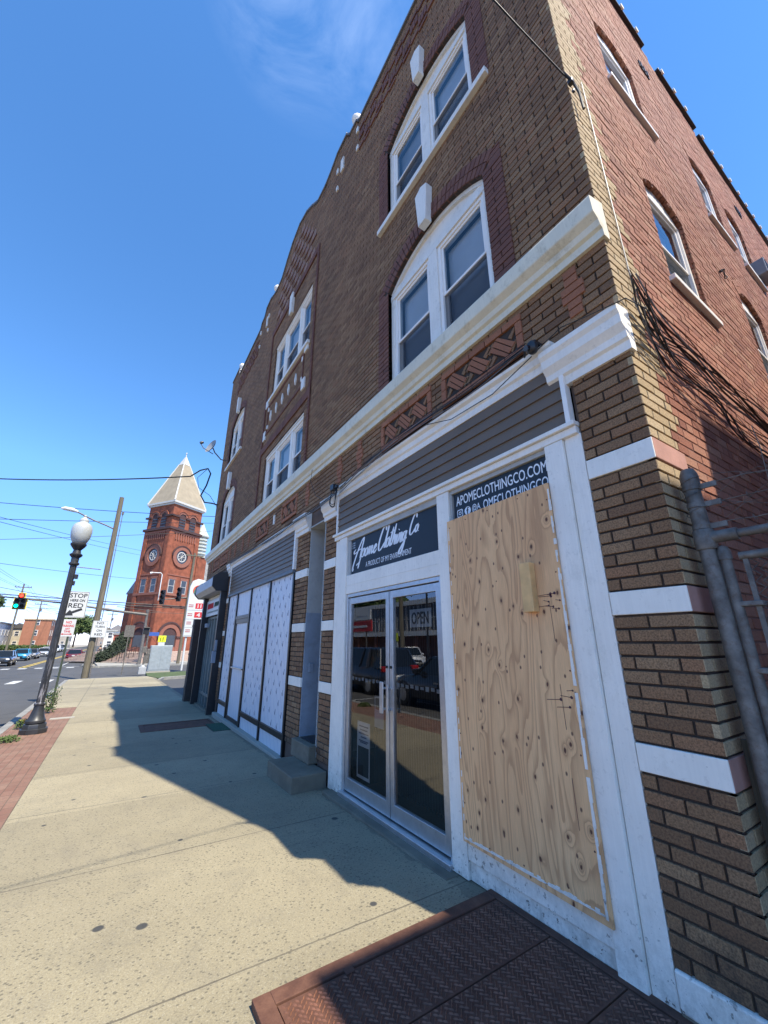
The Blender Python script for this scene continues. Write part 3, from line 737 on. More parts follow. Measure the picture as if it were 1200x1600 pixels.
# ================================================================== FRIEZE PANELS
def piece(name,mat,parent,u0,u1,z0,z1,d0,d1,bev=.004,pl='x'):
    mb=MB(); pbox(mb,pl,u0,u1,z0,z1,d0,d1); return mb.build(name,M[mat] if isinstance(mat,str) else mat,parent,bevel=bev)
def lattice(u0,u1,z0=3.80,z1=4.19,n=3):
    mb=MB(); pbox(mb,'x',u0,u1,z0,z1,.012,.03)
    o=mb.build('frieze_panel',M['mortar'],B)
    mb=MB(); w=.062
    def hb(a,b,c,d,dd=-.012): pbox(mb,'x',a,b,c,d,dd+random.uniform(-.002,.002),.015)
    u=u0
    while u<u1-.05:
        L=min(.2,u1-u); hb(u,u+L-.01,z0,z0+w); hb(u,u+L-.01,z1-w,z1); u+=L
    for a in (u0,u1-w): hb(a,a+w,z0+w+.01,(z0+z1)/2-.004); hb(a,a+w,(z0+z1)/2+.004,z1-w-.01)
    a,b,c,d=u0+w+.012,u1-w-.012,z0+w+.012,z1-w-.012
    H=d-c; L=(b-a)/n; s=.052
    def diag(cu,cz,ln,dirn,hw=.03,dd=-.008):
        t=Vector((math.cos(dirn),math.sin(dirn))); q=Vector((-t.y,t.x)); pts=[Vector((cu,cz))+t*sx*ln/2+q*sy*hw for sx,sy in ((-1,-1),(1,-1),(1,1),(-1,1))]
        pts=[(min(max(p.x,a),b),min(max(p.y,c),d)) for p in pts]
        if abs(sum(pts[i][0]*pts[(i+1)%4][1]-pts[(i+1)%4][0]*pts[i][1] for i in range(4)))>.002:
            mb.prism(pts,lambda p:(dd,*p),lambda p:(.02,*p))
    for i in range(n):
        cu=a+L*(i+.5); cz=(c+d)/2
        for k in (-1,0,1): diag(cu+k*s*.72,cz-k*s*.72,.25,R(48),.0225)
    mb.build('diagonal_brickwork',M['terracotta'],o,bevel=.002)
    mb=MB()
    for i in range(n):
        cu=a+L*(i+.5); cz=(c+d)/2
        for sx in (-1,1):
            for k in (0,1): 
                pu=cu+sx*L*.42; pz=cz+sx*-.0+(k-.5)*.13; diag(pu,pz,.1,R(-42),.024,0)
    mb.build('buff_infill',M['brick'],o,bevel=.002)
for a,b in DEC: lattice(a,b)
lattice(5.75,6.6,n=2); lattice(7.45,8.35,n=2)
piece('white_lozenge','white_old',B,7.0,7.07,3.9,4.1,-.02,.01)
for u in (.27,3.42,4.02,5.25,9.0,9.6,10.4,11.0,13.9):   # small upright cross of brown brick
    mb=MB()
    for k in range(6):
        z=3.80+k*.0705; w=(.05,.05,.085,.085,.05,.05)[k]; pbox(mb,'x',u-w,u+w,z,z+.06,-.013,.012)
    mb.build('brick_cross',M['terracotta'],B,bevel=.002)
# ================================================================== SHOPFRONT 1
def laps(name,u0,u1,z0,z1,n,mat='siding',d=-.02,parent=B):
    mb=MB(); h=(z1-z0)/n
    for i in range(n):
        a=z0+i*h; mb.prism([(d-.014,a),(d,a+h),(d+.03,a+h),(d+.03,a)],lambda p:(p[0],u0,p[1]),lambda p:(p[0],u1,p[1]))
    return mb.build(name,M[mat],parent)
laps('lap_siding',.46,3.95,3.0,3.50,5)
piece('siding_trim','vinyl',B,.425,.46,2.99,3.56,-.045,.02); piece('siding_trim','vinyl',B,3.95,3.985,2.99,3.56,-.045,.02)
sweep([(-.02,3.50),(.03,3.50),(.032,3.56),(.05,3.575),(.055,3.63),(.085,3.65),(.09,3.675),(-.02,3.69)],.46,4.03,mat='white',name='fascia_moulding')
piece('header_ledge','white',B,.40,4.07,2.965,2.998,-.055,.02); piece('header_board','white',B,.405,4.05,2.91,2.963,-.03,.03)
piece('casing_board','white',B,.395,.515,0.0,2.91,-.002,.05); piece('casing_board','white',B,.518,.66,0,2.908,-.026,.05)
piece('casing_board','white',B,1.70,1.865,-.02,2.908,-.02,.1); piece('casing_board','white',B,3.70,3.90,-.05,2.908,-.02,.1); piece('casing_board','white',B,3.905,4.04,-.05,2.905,-.004,.06)
piece('casing_board','white',B,1.867,3.698,2.15,2.385,-.012,.1)
piece('casing_groove','white_old',B,1.867,3.698,2.255,2.262,-.0145,-.01,0)
piece('kick_board','white',B,.662,1.698,.10,.215,-.014,.1); piece('kick_board','white_old',B,.64,1.70,-.02,.098,.004,.1)
piece('stone_base','step',B,-.0,.393,-.1,.165,-.012,.1,.01); piece('stone_base','white_old',B,.0,.39,.02,.17,-.018,.05,.01)
piece('side_plinth','white_old',B,.0,1.6,-.1,.13,-.012,.05,.01,'y')
# right hand shop window behind the board
W1=piece('window_jamb','creampaint',B,.662,1.698,2.87,2.908,.0,.1)
piece('window_jamb','creampaint',B,1.675,1.698,.22,2.868,.0,.09)
piece('shop_window_back','dark',B,.664,1.674,.22,2.866,.06,.09,0)
# printed strip sign above the board
SG=thing('window_sign','dark navy strip sign with a web address and two round icons above the plywood','sign',(.03,1.17,2.74))
mb=MB(); mb.box(-.008,-.495,-.135,.0,.495,.125); sgp=mb.build('sign_panel',M['navy'],SG)
mb=MB(); Mf=Mface((-.0095,.465,.005),(0,-1,0)); text_fit(mb,'APOMECLOTHINGCO.COM',Mf,.95,.088,bold=.0012)
Mf=Mface((-.0095,.275,-.108),(0,-1,0)); text_fit(mb,'@A',Mf,.095,.075,bold=.001); Mf=Mface((-.0095,.145,-.108),(0,-1,0)); text_fit(mb,'OMECLOTHINGCO',Mf,.625,.078,bold=.0012)
mb.build('lettering',M['ink'],SG,fix=False)
mb=MB()
def ring2(mb,c,r0,r1,n=24,d=-.0095):
    for i in range(n):
        a=2*math.pi*i/n;b=2*math.pi*(i+1)/n
        mb.face([(d,c[0]+r0*math.cos(a),c[1]+r0*math.sin(a)),(d,c[0]+r1*math.cos(a),c[1]+r1*math.sin(a)),(d,c[0]+r1*math.cos(b),c[1]+r1*math.sin(b)),(d,c[0]+r0*math.cos(b),c[1]+r0*math.sin(b))])
cx,cz=.425,-.07; q=.036
def rrect(h,r,n=5):
    out=[]
    for k,(sx,sy) in enumerate(((1,1),(-1,1),(-1,-1),(1,-1))):
        for i in range(n+1):
            a=math.pi/2*(k+i/n); out.append((sx*(h-r)+r*math.cos(a),sy*(h-r)+r*math.sin(a)))
    return out
o1=rrect(q,.014);o2=rrect(q-.008,.009)
for i in range(len(o1)):
    j=(i+1)%len(o1); mb.face([(-.0095,cx+o1[i][0],cz+o1[i][1]),(-.0095,cx+o1[j][0],cz+o1[j][1]),(-.0095,cx+o2[j][0],cz+o2[j][1]),(-.0095,cx+o2[i][0],cz+o2[i][1])])
ring2(mb,(cx,cz),.010,.017); ring2(mb,(cx-.019,cz+.019),0,.004,8)
mb.build('camera_icon',M['ink'],SG,fix=False)
mb=MB(); ring2(mb,(.33,-.07),0,.038,28); ic=mb.build('round_icon',M['ink'],SG,fix=False)
mb=MB(); Mf=Mface((-.0105,.343,-.1),(0,-1,0)); text_fit(mb,'f',Mf,.028,.06,bold=.0015); mb.build('icon_letter',M['navy'],ic,fix=False)
# plywood
PW=thing('plywood_board','tall sheet of knotty bare plywood screwed over the shop window between white casings','board',(-.02,1.17,.21))
mb=MB(); mb.prism([(-.535,-.01),(.535,.01),(.535,2.395),(-.51,2.42)],lambda p:(-.026,*p),lambda p:(-.009,*p)); mb.build('sheet',M['ply'],PW,bevel=.0015)
mb=MB(); mb.cbox((-.055,-.285,1.72),(.058,.085,.33)); 
pb=mb.build('wood_block',M['lumber'],PW,bevel=.004); 
mb=MB(); 
def blob(mb,u,z,r,d=-.0268,el=1):
    k=random.uniform(0,6); mb.face([(d,u+r*el*math.cos(k+2*math.pi*i/9)*random.uniform(.7,1.1),z+r*math.sin(k+2*math.pi*i/9)*random.uniform(.7,1.1)) for i in range(9)])
caulk=MB()
for i in range(60):
    z=.02+i*.0392; w=random.uniform(.006,.016)
    if random.random()<.9: caulk.box(-.0305,-.507-w,z,-.026,-.507+w*.4,z+.04)
    if random.random()<.55: caulk.box(-.0285,.515-w*.3,z,-.026,.515+w*.4,z+.04)
for i in range(40):
    y=-.5+i*.0255; w=random.uniform(.005,.02); caulk.box(-.0295,y,.03-w*.2,-.026,y+.026,.03+w)
caulk.build('caulk_smear',M['white_old'],PW,bevel=.002)
mb=MB()
for z0,k in ((1.58,8),(1.0,4)):
    for i in range(k):
        u=-.38-random.random()*.11; z=z0+random.uniform(-.04,.1); L=random.uniform(.03,.12)
        mb.tube([(-.0275,u,z),(-.0275,u+L*.9,z+random.uniform(-.01,.01))],.0016,4); blob(mb,u,z,random.uniform(.006,.012))
for i in range(3): z=1.62-i*.5; mb.tube([(-.0275,-.41,z),(-.0275,-.415,z-.25)],.0013,4)
mb.build('dark_scratches',simple('dried_dark_stain',(.07,.025,.035),.7,bs=0),PW,fix=False)
for (y,z) in ((.5,2.33),(.505,1.75),(.5,1.2),(.505,.7),(.5,.25),(-.49,2.3),(-.485,1.8),(-.49,1.2),(-.485,.75),(-.49,.3),(0.05,2.37),(.3,2.36),(-.25,2.38),(0,.06),(.28,.05),(-.3,.07),(.0,1.2),(.02,1.8)):
    mb=MB(); mb.lathe([(0,0),(.0055,0),(.005,.0012),(0,.0005)],10,M=Matrix.Translation((-.0262,y,z))@Matrix.Rotation(R(-90),4,'Y')); mb.build('screw',M['rust'],PW)
# shop sign left: hand lettered name
SG=thing('transom_sign','navy transom sign with a brush script shop name in white over small capitals','sign',(.03,2.78,2.62))
mb=MB(); mb.box(-.008,-.916,-.232,0,.916,.22); mb.build('sign_panel',M['navy'],SG)
piece('transom_back','creampaint',B,1.867,3.698,2.843,2.908,.0,.1); piece('transom_back','creampaint',B,3.625,3.698,2.387,2.84,.0,.1)
def smooth_line(p,n=7):
    out=[]
    for i in range(len(p)-1):
        p0=p[max(i-1,0)];p1=p[i];p2=p[i+1];p3=p[min(i+2,len(p)-1)]
        for k in range(n):
            t=k/n
            out.append(tuple(.5*((2*p1[j])+(-p0[j]+p2[j])*t+(2*p0[j]-5*p1[j]+4*p2[j]-p3[j])*t*t+(-p0[j]+3*p1[j]-3*p2[j]+p3[j])*t**3) for j in (0,1)))
    out.append(p[-1]); return out
GL={
'A':(1.9,[[(1.75,2.5),(1.3,2.0),(.75,1.0),(.3,-.1),(.05,-1.0),(.12,-1.45),(.3,-1.2)],[(1.75,2.5),(1.85,2.2),(1.7,1.2),(1.62,.3),(1.75,.05)],[(.1,1.25),(-.25,1.0),(-.1,.72),(.5,.85),(1.1,1.05),(1.75,1.1)],[(.9,-.9),(1.2,-.75),(1.6,-.55),(1.7,-.1),(1.4,.1)]]),
'p':(.85,[[(.05,1.0),(.1,.9),(-.1,0),(-.35,-1.15),(-.4,-1.2)],[(.05,.5),(.3,.95),(.6,.95),(.65,.5),(.4,.02),(.05,.1)],[(.65,.1),(.85,.35)]]),
'o':(.8,[[(.45,.98),(.15,.8),(.05,.3),(.25,0),(.5,.15),(.62,.6),(.45,.98),(.6,.8),(.85,.75)]]),
'm':(1.35,[[(.05,.7),(.2,.98),(.18,.6),(.05,0)],[(.12,.4),(.4,.92),(.55,.9),(.5,.5),(.4,0)],[(.48,.4),(.78,.92),(.95,.9),(.9,.4),(.95,.05),(1.3,.35)]]),
'e':(.75,[[(.08,.45),(.4,.6),(.52,.85),(.35,1),(.12,.7),(.08,.25),(.3,0),(.75,.4)]]),
'C':(1.35,[[(1.3,1.9),(1.2,2.35),(.9,2.55),(.5,2.0),(.2,1.0),(.2,.2),(.5,-.15),(.95,.1),(1.35,.6)]]),
'l':(.42,[[(.3,2.1),(.45,2.3),(.35,1.5),(.15,.4),(.2,.02),(.45,.3)]]),
't':(.5,[[(.35,1.95),(.2,1.0),(.1,.25),(.2,0),(.5,.3)],[(-.15,1.4),(.3,1.5),(.9,1.62)]]),
'h':(.8,[[(.35,2.2),(.2,1.2),(.02,0)],[(.1,.4),(.4,.95),(.6,.85),(.5,.3),(.6,.02),(.8,.35)]]),
'i':(.4,[[(.2,.98),(.1,.35),(.18,.02),(.4,.3)],[(.28,1.35),(.33,1.45)]]),
'n':(.8,[[(.05,.7),(.2,.98),(.15,.5),(.02,0)],[(.1,.4),(.4,.95),(.58,.85),(.5,.3),(.6,.02),(.8,.35)]]),
'g':(.85,[[(.6,.95),(.25,.9),(.05,.4),(.2,.05),(.5,.3),(.65,1.0),(.5,-.2),(.25,-1.1),(-.1,-1.2),(-.1,-.8),(.85,.3)]]),
' ':(.3,[]),'.':(.2,[[(.05,.02),(.1,.08)]])}
mb=MB()
def script(txt,x,y,s,slant=.32,wt=1):
    for ch in txt:
        adv,st=GL[ch]
        for L in st:
            L=smooth_line([(a+b*slant,b) for a,b in L]); m=len(L); le=[];ri=[]
            for i,p in enumerate(L):
                q0=L[max(i-1,0)];q1=L[min(i+1,m-1)]; d=Vector((q1[0]-q0[0],q1[1]-q0[1])); d=d.normalized() if d.length>0 else Vector((1,0))
                ends=min(1,.45+min(i,m-1-i)/4*.55); w=(.06+.12*abs(d.y)**1.5)*ends*wt; nrm=Vector((-d.y,d.x))
                le.append((x+(p[0]+nrm.x*w)*s,y+(p[1]+nrm.y*w)*s)); ri.append((x+(p[0]-nrm.x*w)*s,y+(p[1]-nrm.y*w)*s))
            for i in range(m-1):
                mb.face([(-.0095-.0001*(i%7),-q[0],q[1]) for q in (le[i],le[i+1],ri[i+1],ri[i])])
        x+=(adv-.04)*s
    return x
x=script('Apome',-.78,-.04,.098); x=script('Clothing',x+.03,-.02,.102); script('Co.',x+.05,.03,.078)
mb.build('script_lettering',M['ink'],SG,fix=False)
mb=MB(); text_fit(mb,'A PRODUCT OF MY ENVIRONMENT',Mface((-.0095,.48,-.182),(0,-1,0)),.93,.062,bold=.0004)
mb.build('small_capitals',M['ink'],SG,fix=False)
mb=MB()
for k in (0,1):
    for j in range(3): mb.box(-.0095,.885-k*.075,.165-j*.03,-.008,.83-k*.075,.183-j*.03)
mb.build('corner_mark',simple('grey_print',(.25,.29,.33),.5,bs=0),SG)
# ---- glass double door
door_parent=B
piece('door_frame','alu',B,1.868,1.905,-.01,2.148,.0,.1); piece('door_frame','alu',B,3.66,3.698,-.04,2.148,.0,.1); piece('door_frame','alu',B,1.907,3.658,2.105,2.148,.0,.1)
piece('threshold','alu',B,1.86,3.70,-.06,.018,-.05,.1,.006); piece('door_sill','step',B,1.80,3.9,-.10,-.022,-.14,.1,.01)
for k,(a,b) in enumerate(((1.91,2.735),(2.75,3.655))):
    mb=MB()
    pbox(mb,'x',a,a+.06,.03,2.095,.012,.055); pbox(mb,'x',b-.06,b,.03,2.095,.012,.055)
    pbox(mb,'x',a+.06,b-.06,.03,.155,.012,.055); pbox(mb,'x',a+.06,b-.06,2.02,2.095,.012,.055)
    D=mb.build('glass_door',M['alu'],B,bevel=.003)
    mb=MB(); g=.032; mb.face([(g,a+.06,.155),(g,b-.06,.155),(g,b-.06,2.02),(g,a+.06,2.02)][::-1]); mb.build('door_pane',M['doorglass'],D,fix=False)
    hy=b-.03 if k==0 else a+.035
    mb=MB(); mb.box(-.045,hy-.017,.90,-.035,hy+.017,1.17) if k==0 else mb.box(-.05,hy-.01,.90,-.035,hy+.05,1.19)
    mb.box(-.036,hy-.01,.93,.014,hy+.01,.95); mb.box(-.036,hy-.01,1.12,.014,hy+.01,1.14); mb.build('pull_handle',M['alu'],D,bevel=.004)
    mb=MB(); mb.tube([(.0,hy,1.33),(.02,hy,1.33)],.014,14); mb.build('lock',M['blackmetal'],D,smooth=40)
mb=MB()
for i in range(42):
    y=1.98+i*.0405; mb.box(.40,y,.04,.402,y+.018,2.05)
mb.build('vertical_blind',simple('charcoal_blind',(.03,.034,.042),.8,bs=0),B)
piece('shop_interior','dark',B,1.7,3.75,-.02,2.4,.55,.6,0); piece('interior_floor','core',B,1.7,3.75,-.05,-.01,.1,.55,0)
mb=MB()
for i in range(22):
    y=1.99+i*.077
    if 2.68<y<2.82: continue
    mb.box(.039,y,1.150+.008*(i%2),.0405,y+.05,1.182+.004*(i%3))
mb.build('pale_tape_squares',M['signwhite'],B)
# notices on the glass
OS=thing('open_sign','white card reading OPEN in tall black capitals, hung inside the right door pane','sign',(.0455,2.25,1.795))
mb=MB(); mb.box(0,-.17,-.085,.003,.17,.085); mb.build('card',M['signwhite'],OS)
mb=MB(); text_fit(mb,'OPEN',Mface((-.001,.135,-.055),(0,-1,0)),.26,.11,bold=.004); mb.build('lettering',M['blackink'],OS,fix=False)
OS=thing('flyer','pale printed flyer taped low inside the left door pane','flyer',(.0455,3.3,.2))
mb=MB(); mb.box(0,-.13,.0,.003,.14,.54); mb.build('sheet',M['pastedwhite'],OS)
mb=MB()
for j,(z,w) in enumerate(((.49,.2),(.455,.16),(.42,.21),(.385,.12),(.35,.2),(.335,.15))): mb.box(-.001,-w/2,z,.0,w/2,z+.012)
mb.build('printed_lines',M['wrapink'],OS)
mb=MB(); mb.box(-.001,-.11,.03,.0,.12,.3); mb.build('dark_panel',M['navy'],OS)
OS=thing('small_notice','small dark and white notice taped beside the left pull handle','notice',(.0455,2.99,.73))
mb=MB(); mb.box(0,-.09,.0,.003,.09,.3); mb.build('sheet',simple('grey_notice',(.3,.33,.36),.6,bs=0),OS)
mb=MB(); mb.box(-.001,-.07,.17,.0,.07,.28); mb.build('picture',M['navy'],OS)
# ================================================================== STAIR ENTRANCE
piece('entrance_wall','greypaint',B,5.045,5.068,.18,2.0,.02,.9,0); piece('entrance_wall','creampaint',B,5.048,5.068,2.0,3.36,.025,.9,0)
piece('entrance_wall','creampaint',B,4.43,4.45,.18,3.36,.0,.9,0); piece('entrance_ceiling','creampaint',B,4.45,5.04,3.34,3.36,.0,.9,0)
piece('entrance_door','greypaint',B,4.45,5.04,.2,2.4,.85,.9,0); piece('entrance_transom','creampaint',B,4.45,5.04,2.4,3.34,.86,.9,0)
piece('doorbell','greypaint',B,5.02,5.045,1.15,1.27,.1,.17)
ST=thing('entrance_steps','two worn concrete steps up to the grey stair entrance between brick pilasters','steps',(0,4.55,-.1))
mb=MB(); mb.box(-.44,-.47,0,.0,.40,.205); mb.build('lower_step',M['step'],ST,bevel=.012)
mb=MB(); mb.box(-.10,-.12+.0,.2055,.9,.49,.41); mb.build('upper_step',M['step'],ST,bevel=.012)
mb=MB(); mb.box(.0,-.0,.4105,.3,.4,.42)
mm=mb.build('rubber_mat',M['black'],ST)
# ================================================================== SHOPFRONT 2
laps('lap_siding',5.66,10.36,2.76,3.46,8)
piece('siding_trim','vinyl',B,5.60,5.655,2.75,3.5,-.04,.02); piece('siding_trim','vinyl',B,10.365,10.41,2.75,3.5,-.04,.02)
sweep([(-.02,3.46),(.035,3.46),(.04,3.54),(.07,3.56),(.075,3.60),(-.02,3.62)],5.25,10.6,mat='white',name='fascia_moulding')
piece('head_flashing',simple('grey_flashing',(.12,.14,.16),.5,bs=0),B,5.62,10.41,2.70,2.755,-.045,.03)
FR=[(5.60,5.66),(6.86,6.92),(8.20,8.26),(9.42,9.50),(10.36,10.42)]
for a,b in FR: piece('mullion','blackmetal',B,a,b,-.2,2.70,-.02,.06)
for i in range(4):
    a=FR[i][1]; b=FR[i+1][0]; lo=G(a)+.05
    if i==2:
        piece('door_head','blackmetal',B,a,b,2.08,2.16,-.015,.05); 
        piece('wrapped_pane','wrap',B,a,b,2.16,2.70,.01,.04)
        mb=MB(); pbox(mb,'x',a+.0,a+.09,-.12,2.08,-.005,.04); pbox(mb,'x',b-.09,b,-.12,2.08,-.005,.04); pbox(mb,'x',a+.09,b-.09,-.12,.02,-.005,.04); pbox(mb,'x',a+.09,b-.09,1.98,2.08,-.005,.04)
        D=mb.build('wrapped_door',M['blackmetal'],B,bevel=.003)
        mb=MB(); pbox(mb,'x',a+.09,b-.09,.02,1.98,.012,.04); mb.build('wrapped_pane',M['wrap'],D)
        mb=MB(); pbox(mb,'x',a+.1,b-.1,1.0,1.03,-.035,-.02); pbox(mb,'x',a+.1,a+.12,1.0,1.03,-.03,.01); pbox(mb,'x',b-.12,b-.1,1.0,1.03,-.03,.01); mb.build('push_bar',M['alu'],D,bevel=.003)
        continue
    piece('wrapped_pane','wrap',B,a,b,.24,2.70,.01,.04); piece('bottom_rail','blackmetal',B,a,b,.15,.24,-.015,.05)
    piece('wrapped_base','wrap',B,a,b,lo-.05,.15,.01,.04)
def ticks(u0,u1,z0,z1):
    mb=MB(); k=0
    z=z0
    while z<z1:
        u=u0+.06+(k*.13)%.26
        while u<u1-.08:
            a=random.uniform(-.02,.02)
            if random.random()<.14: u+=.29; continue
            for (p,q,w) in (((0,.05),(.035,0),.006),((.035,0),(.05,.09),.007)):
                t=Vector((q[0]-p[0],q[1]-p[1])).normalized(); nn=Vector((-t.y,t.x))*w
                mb.face([(.0085,u-(p[0]+nn.x),z+p[1]+nn.y+a),(.0085,u-(q[0]+nn.x),z+q[1]+nn.y+a),(.0085,u-(q[0]-nn.x),z+q[1]-nn.y+a),(.0085,u-(p[0]-nn.x),z+p[1]-nn.y+a)])
            u+=.29
        z+=.155; k+=1
    mb.build('printed_ticks',M['wrapink'],B,fix=False)
ticks(5.68,6.84,.27,2.65); ticks(6.94,8.18,.27,2.65); ticks(9.52,10.34,.27,2.65)
piece('footing','newconc',B,5.58,10.45,-.3,-.06,-.09,.05,.01)
# ================================================================== SHOPFRONT 3
SH=B
piece('shutter_post','black',B,10.78,10.90,-.3,3.0,-.16,.05); piece('shutter_post','black',B,13.30,13.40,-.35,3.0,-.16,.05)
mb=MB(); mb.prism([(.0,3.42),(-.25,3.42),(-.42,3.28),(-.42,3.02),(-.30,2.90),(.0,2.90)],lambda p:(p[0],10.74,p[1]),lambda p:(p[0],10.80,p[1])); mb.prism([(.0,3.42),(-.25,3.42),(-.42,3.28),(-.42,3.02),(-.30,2.90),(.0,2.90)],lambda p:(p[0],13.6,p[1]),lambda p:(p[0],13.66,p[1])); mb.build('shutter_box_end',M['black'],B)
mb=MB(); mb.prism([(.0,3.41),(-.24,3.41),(-.405,3.27),(-.405,3.03),(-.29,2.915),(.0,2.915)],lambda p:(p[0],10.80,p[1]),lambda p:(p[0],13.6,p[1])); mb.build('shutter_box',simple('grey_shutter_box',(.42,.42,.42),.5,.3,bs=0),B,bevel=.006)
piece('fascia_board','cream',B,10.95,13.28,2.82,2.9,-.03,.02)
FS=thing('shop_fascia_sign','pale fascia sign with blurred red and grey lettering under the black roller shutter box','sign',(-.04,12.1,2.56))
mb=MB(); mb.box(-.02,-1.15,-.24,.02,1.15,.24); mb.build('sign_panel',M['signwhite'],FS,bevel=.004)
mb=MB(); mb2=MB()
for i in range(7):
    y=.95-i*.13; 
    mb.tube([(-.024,y,-.02),(-.024,y-.05,.14),(-.024,y-.1,-.01)],.013,4)
for i in range(9):
    y=-.1-i*.1; mb2.tube([(-.024,y,.0),(-.024,y-.03,.13),(-.024,y-.07,.02)],.010,4)
for i in range(24): mb2.box(-.023,.9-i*.08,-.15,-.02,.86-i*.08,-.10)
mb.build('red_lettering',M['redink'],FS); mb2.build('grey_lettering',simple('dark_green_ink',(.05,.09,.07),.5,bs=0),FS)
GM=simple('grey_green_frame',(.16,.19,.185),.5,.3,var=.1,bs=.03)
piece('shop_glazing','glass',B,11.0,13.28,.0,2.3,.1,.105,0); piece('shop_back','dark',B,10.95,13.3,-.3,2.8,.3,.35,0)
for y in (10.96,11.3,11.75,12.2,12.62,12.95,13.24): piece('glazing_bar',GM,B,y,y+.06,-.2,2.3,.03,.12)
for z in (-.25,.1,2.24): piece('glazing_rail',GM,B,10.96,13.3,z,z+.07,.035,.115)
piece('closer_box','greypaint',B,12.9,13.25,2.0,2.12,-.06,.03); piece('footing','step',B,10.7,14.5,-.5,-.17,-.06,.05,.01)
PB=thing('painted_wood_panel','dark brown painted board standing against the far end of the shopfront','panel',(-.1,14.1,-.35))
mb=MB(); mb.box(-.14,-.02,0,.1,.35,2.65); mb.build('board',simple('dark_brown_board',(.05,.033,.026),.7,var=.2,bs=.3),PB,bevel=.01)
mb=MB(); 
for z in (.5,1.5,2.4): mb.box(-.155,.0,z,-.14,.33,z+.06)
mb.build('batten',simple('brown_batten',(.06,.04,.03),.7,bs=.2),PB,bevel=.004)
mb=MB(); mb.box(-.1,10.83,1.35,-.16,10.73,1.62); mb.box(-.10,10.84,1.05,-.2,10.74,1.34); mb.build('meter_box',M['greypaint'],B,bevel=.01)
# ================================================================== GROUND
YB=[-60,-30,-8,0,15,29.3,45,70,120,200,420]
def sheet(name,x0,x1,y0,y1,dz,mat,kind='structure',fx=None,thick=0,label=None,cat=None):
    ys=[y0]+[y for y in YB if y0<y<y1]+[y1]; mb=MB(); fx=fx or (lambda y:(x0,x1))
    for a,b in zip(ys,ys[1:]):
        (p,q),(r,s_)=fx(a),fx(b)
        t=[(p,a,G(a)+dz),(q,a,G(a)+dz),(s_,b,G(b)+dz),(r,b,G(b)+dz)]
        if thick:
            bt=[(x,y,z-thick) for x,y,z in t]; mb.raw(t+bt,[(0,1,2,3),(7,6,5,4),(0,4,5,1),(1,5,6,2),(2,6,7,3),(3,7,4,0)])
        else: mb.face(t)
    if not thick:
        bm=bmesh.new();
    o=mb.build(name,M[mat],fix=False); o['kind']=kind
    return o
KX=lambda y:-3.99-.012*min(max(y,0),45)      # kerb line
sheet('ground',-420,420,-60,420,-.16,'earth')
FX=lambda y:-14.6-.012*min(max(y,0),45)
sheet('road',0,0,-60,420,-.13,'asphalt',fx=lambda y:(FX(y),KX(y)+.0))
sheet('cross_street',-60,60,29.6,49.2,-.126,'asphalt')
sheet('sidewalk',0,0,-12,14.72,0,'concrete',fx=lambda y:(-2.98,.05),thick=.2)
sheet('sidewalk',0,0,14.725,29.3,0,'concrete',fx=lambda y:(KX(y)+.15,-.02 if y<27 else 0),thick=.2)
def brickpave():
    n=N('red_paving_brick'); bt=n.n('TexBrick'); bt.offset=.5; bt.inputs['Scale'].default_value=1
    n.l(n.map((1,1,1),rot=(0,0,R(90))),bt.inputs['Vector'])
    bt.inputs['Brick Width'].default_value=.205; bt.inputs['Row Height'].default_value=.103; bt.inputs['Mortar Size'].default_value=.004; bt.inputs['Mortar Smooth'].default_value=.2
    bt.inputs['Color1'].default_value=(.185,.092,.062,1); bt.inputs['Color2'].default_value=(.24,.135,.092,1); bt.inputs['Mortar'].default_value=(.08,.06,.04,1)
    c=n.mix(n.ramp(n.noise(3,det=8,rough=.75),[(.45,0),(.8,.55)]),bt.outputs[0],(.27,.21,.15)); c=n.mix(n.ramp(n.noise(70),[(.35,.4),(.55,0)]),c,(.12,.06,.05))
    h=n.math('SUBTRACT',n.math('MULTIPLY',n.noise(60),.4),bt.outputs['Fac']); n.bump(h,.5,.006); return n.fin(c,.85)
M['pave']=brickpave()
sheet('brick_verge',0,0,-12,14.72,-.004,'pave',fx=lambda y:(KX(y)+.15,-2.983),thick=.15)
def kerb(name,pts,w=.15,h=.0,dep=.3):
    mb=MB()
    for (a,b) in zip(pts,pts[1:]):
        A=Vector(a);Bv=Vector(b); d=(Bv-A); L=d.length; n_=max(1,int(L/2.0)); t=Vector((d.x,d.y,0)).normalized(); nn=Vector((-t.y,t.x,0))
        for i in range(n_):
            p=A.lerp(Bv,(i+.002)/n_); q=A.lerp(Bv,(i+.998)/n_); j=random.uniform(-.006,.006)
            vs=[p-nn*(w/2+j),q-nn*(w/2+j),q+nn*w/2,p+nn*w/2]
            mb.raw([(v.x,v.y,v.z+h) for v in vs]+[(v.x,v.y,v.z-dep) for v in vs],[(0,1,2,3),(7,6,5,4),(0,4,5,1),(1,5,6,2),(2,6,7,3),(3,7,4,0)])
    o=mb.build(name,M['curb'],bevel=.012); o['kind']='structure'; return o
kerb('kerb',[(KX(y)+.07,y,G(y)+.006) for y in (-12,0,15,28.6)])
kerb('kerb',[(KX(29)+.07,28.65,G(29)),(KX(29)+.4,29.2,G(29)),(-3.2,29.36,G(29)),(0,29.4,G(29)),(2.5,29.7,G(29))],w=.2)
kerb('kerb',[(FX(y),y,G(y)) for y in (-12,0,15,29.4)]); 
sheet('sidewalk',0,0,-12,29.4,-.004,'newconc',fx=lambda y:(FX(y)-2.2,FX(y)-.08),thick=.2)
sheet('lot',0,0,14.9,28.2,-.125,'asphalt',fx=lambda y:(0.0,30))
kerb('kerb',[(0.05,26.2,G(27)-.0),(.35,27.2,G(27)+.03),(4.5,29.0,G(28)+.05)],w=.15)
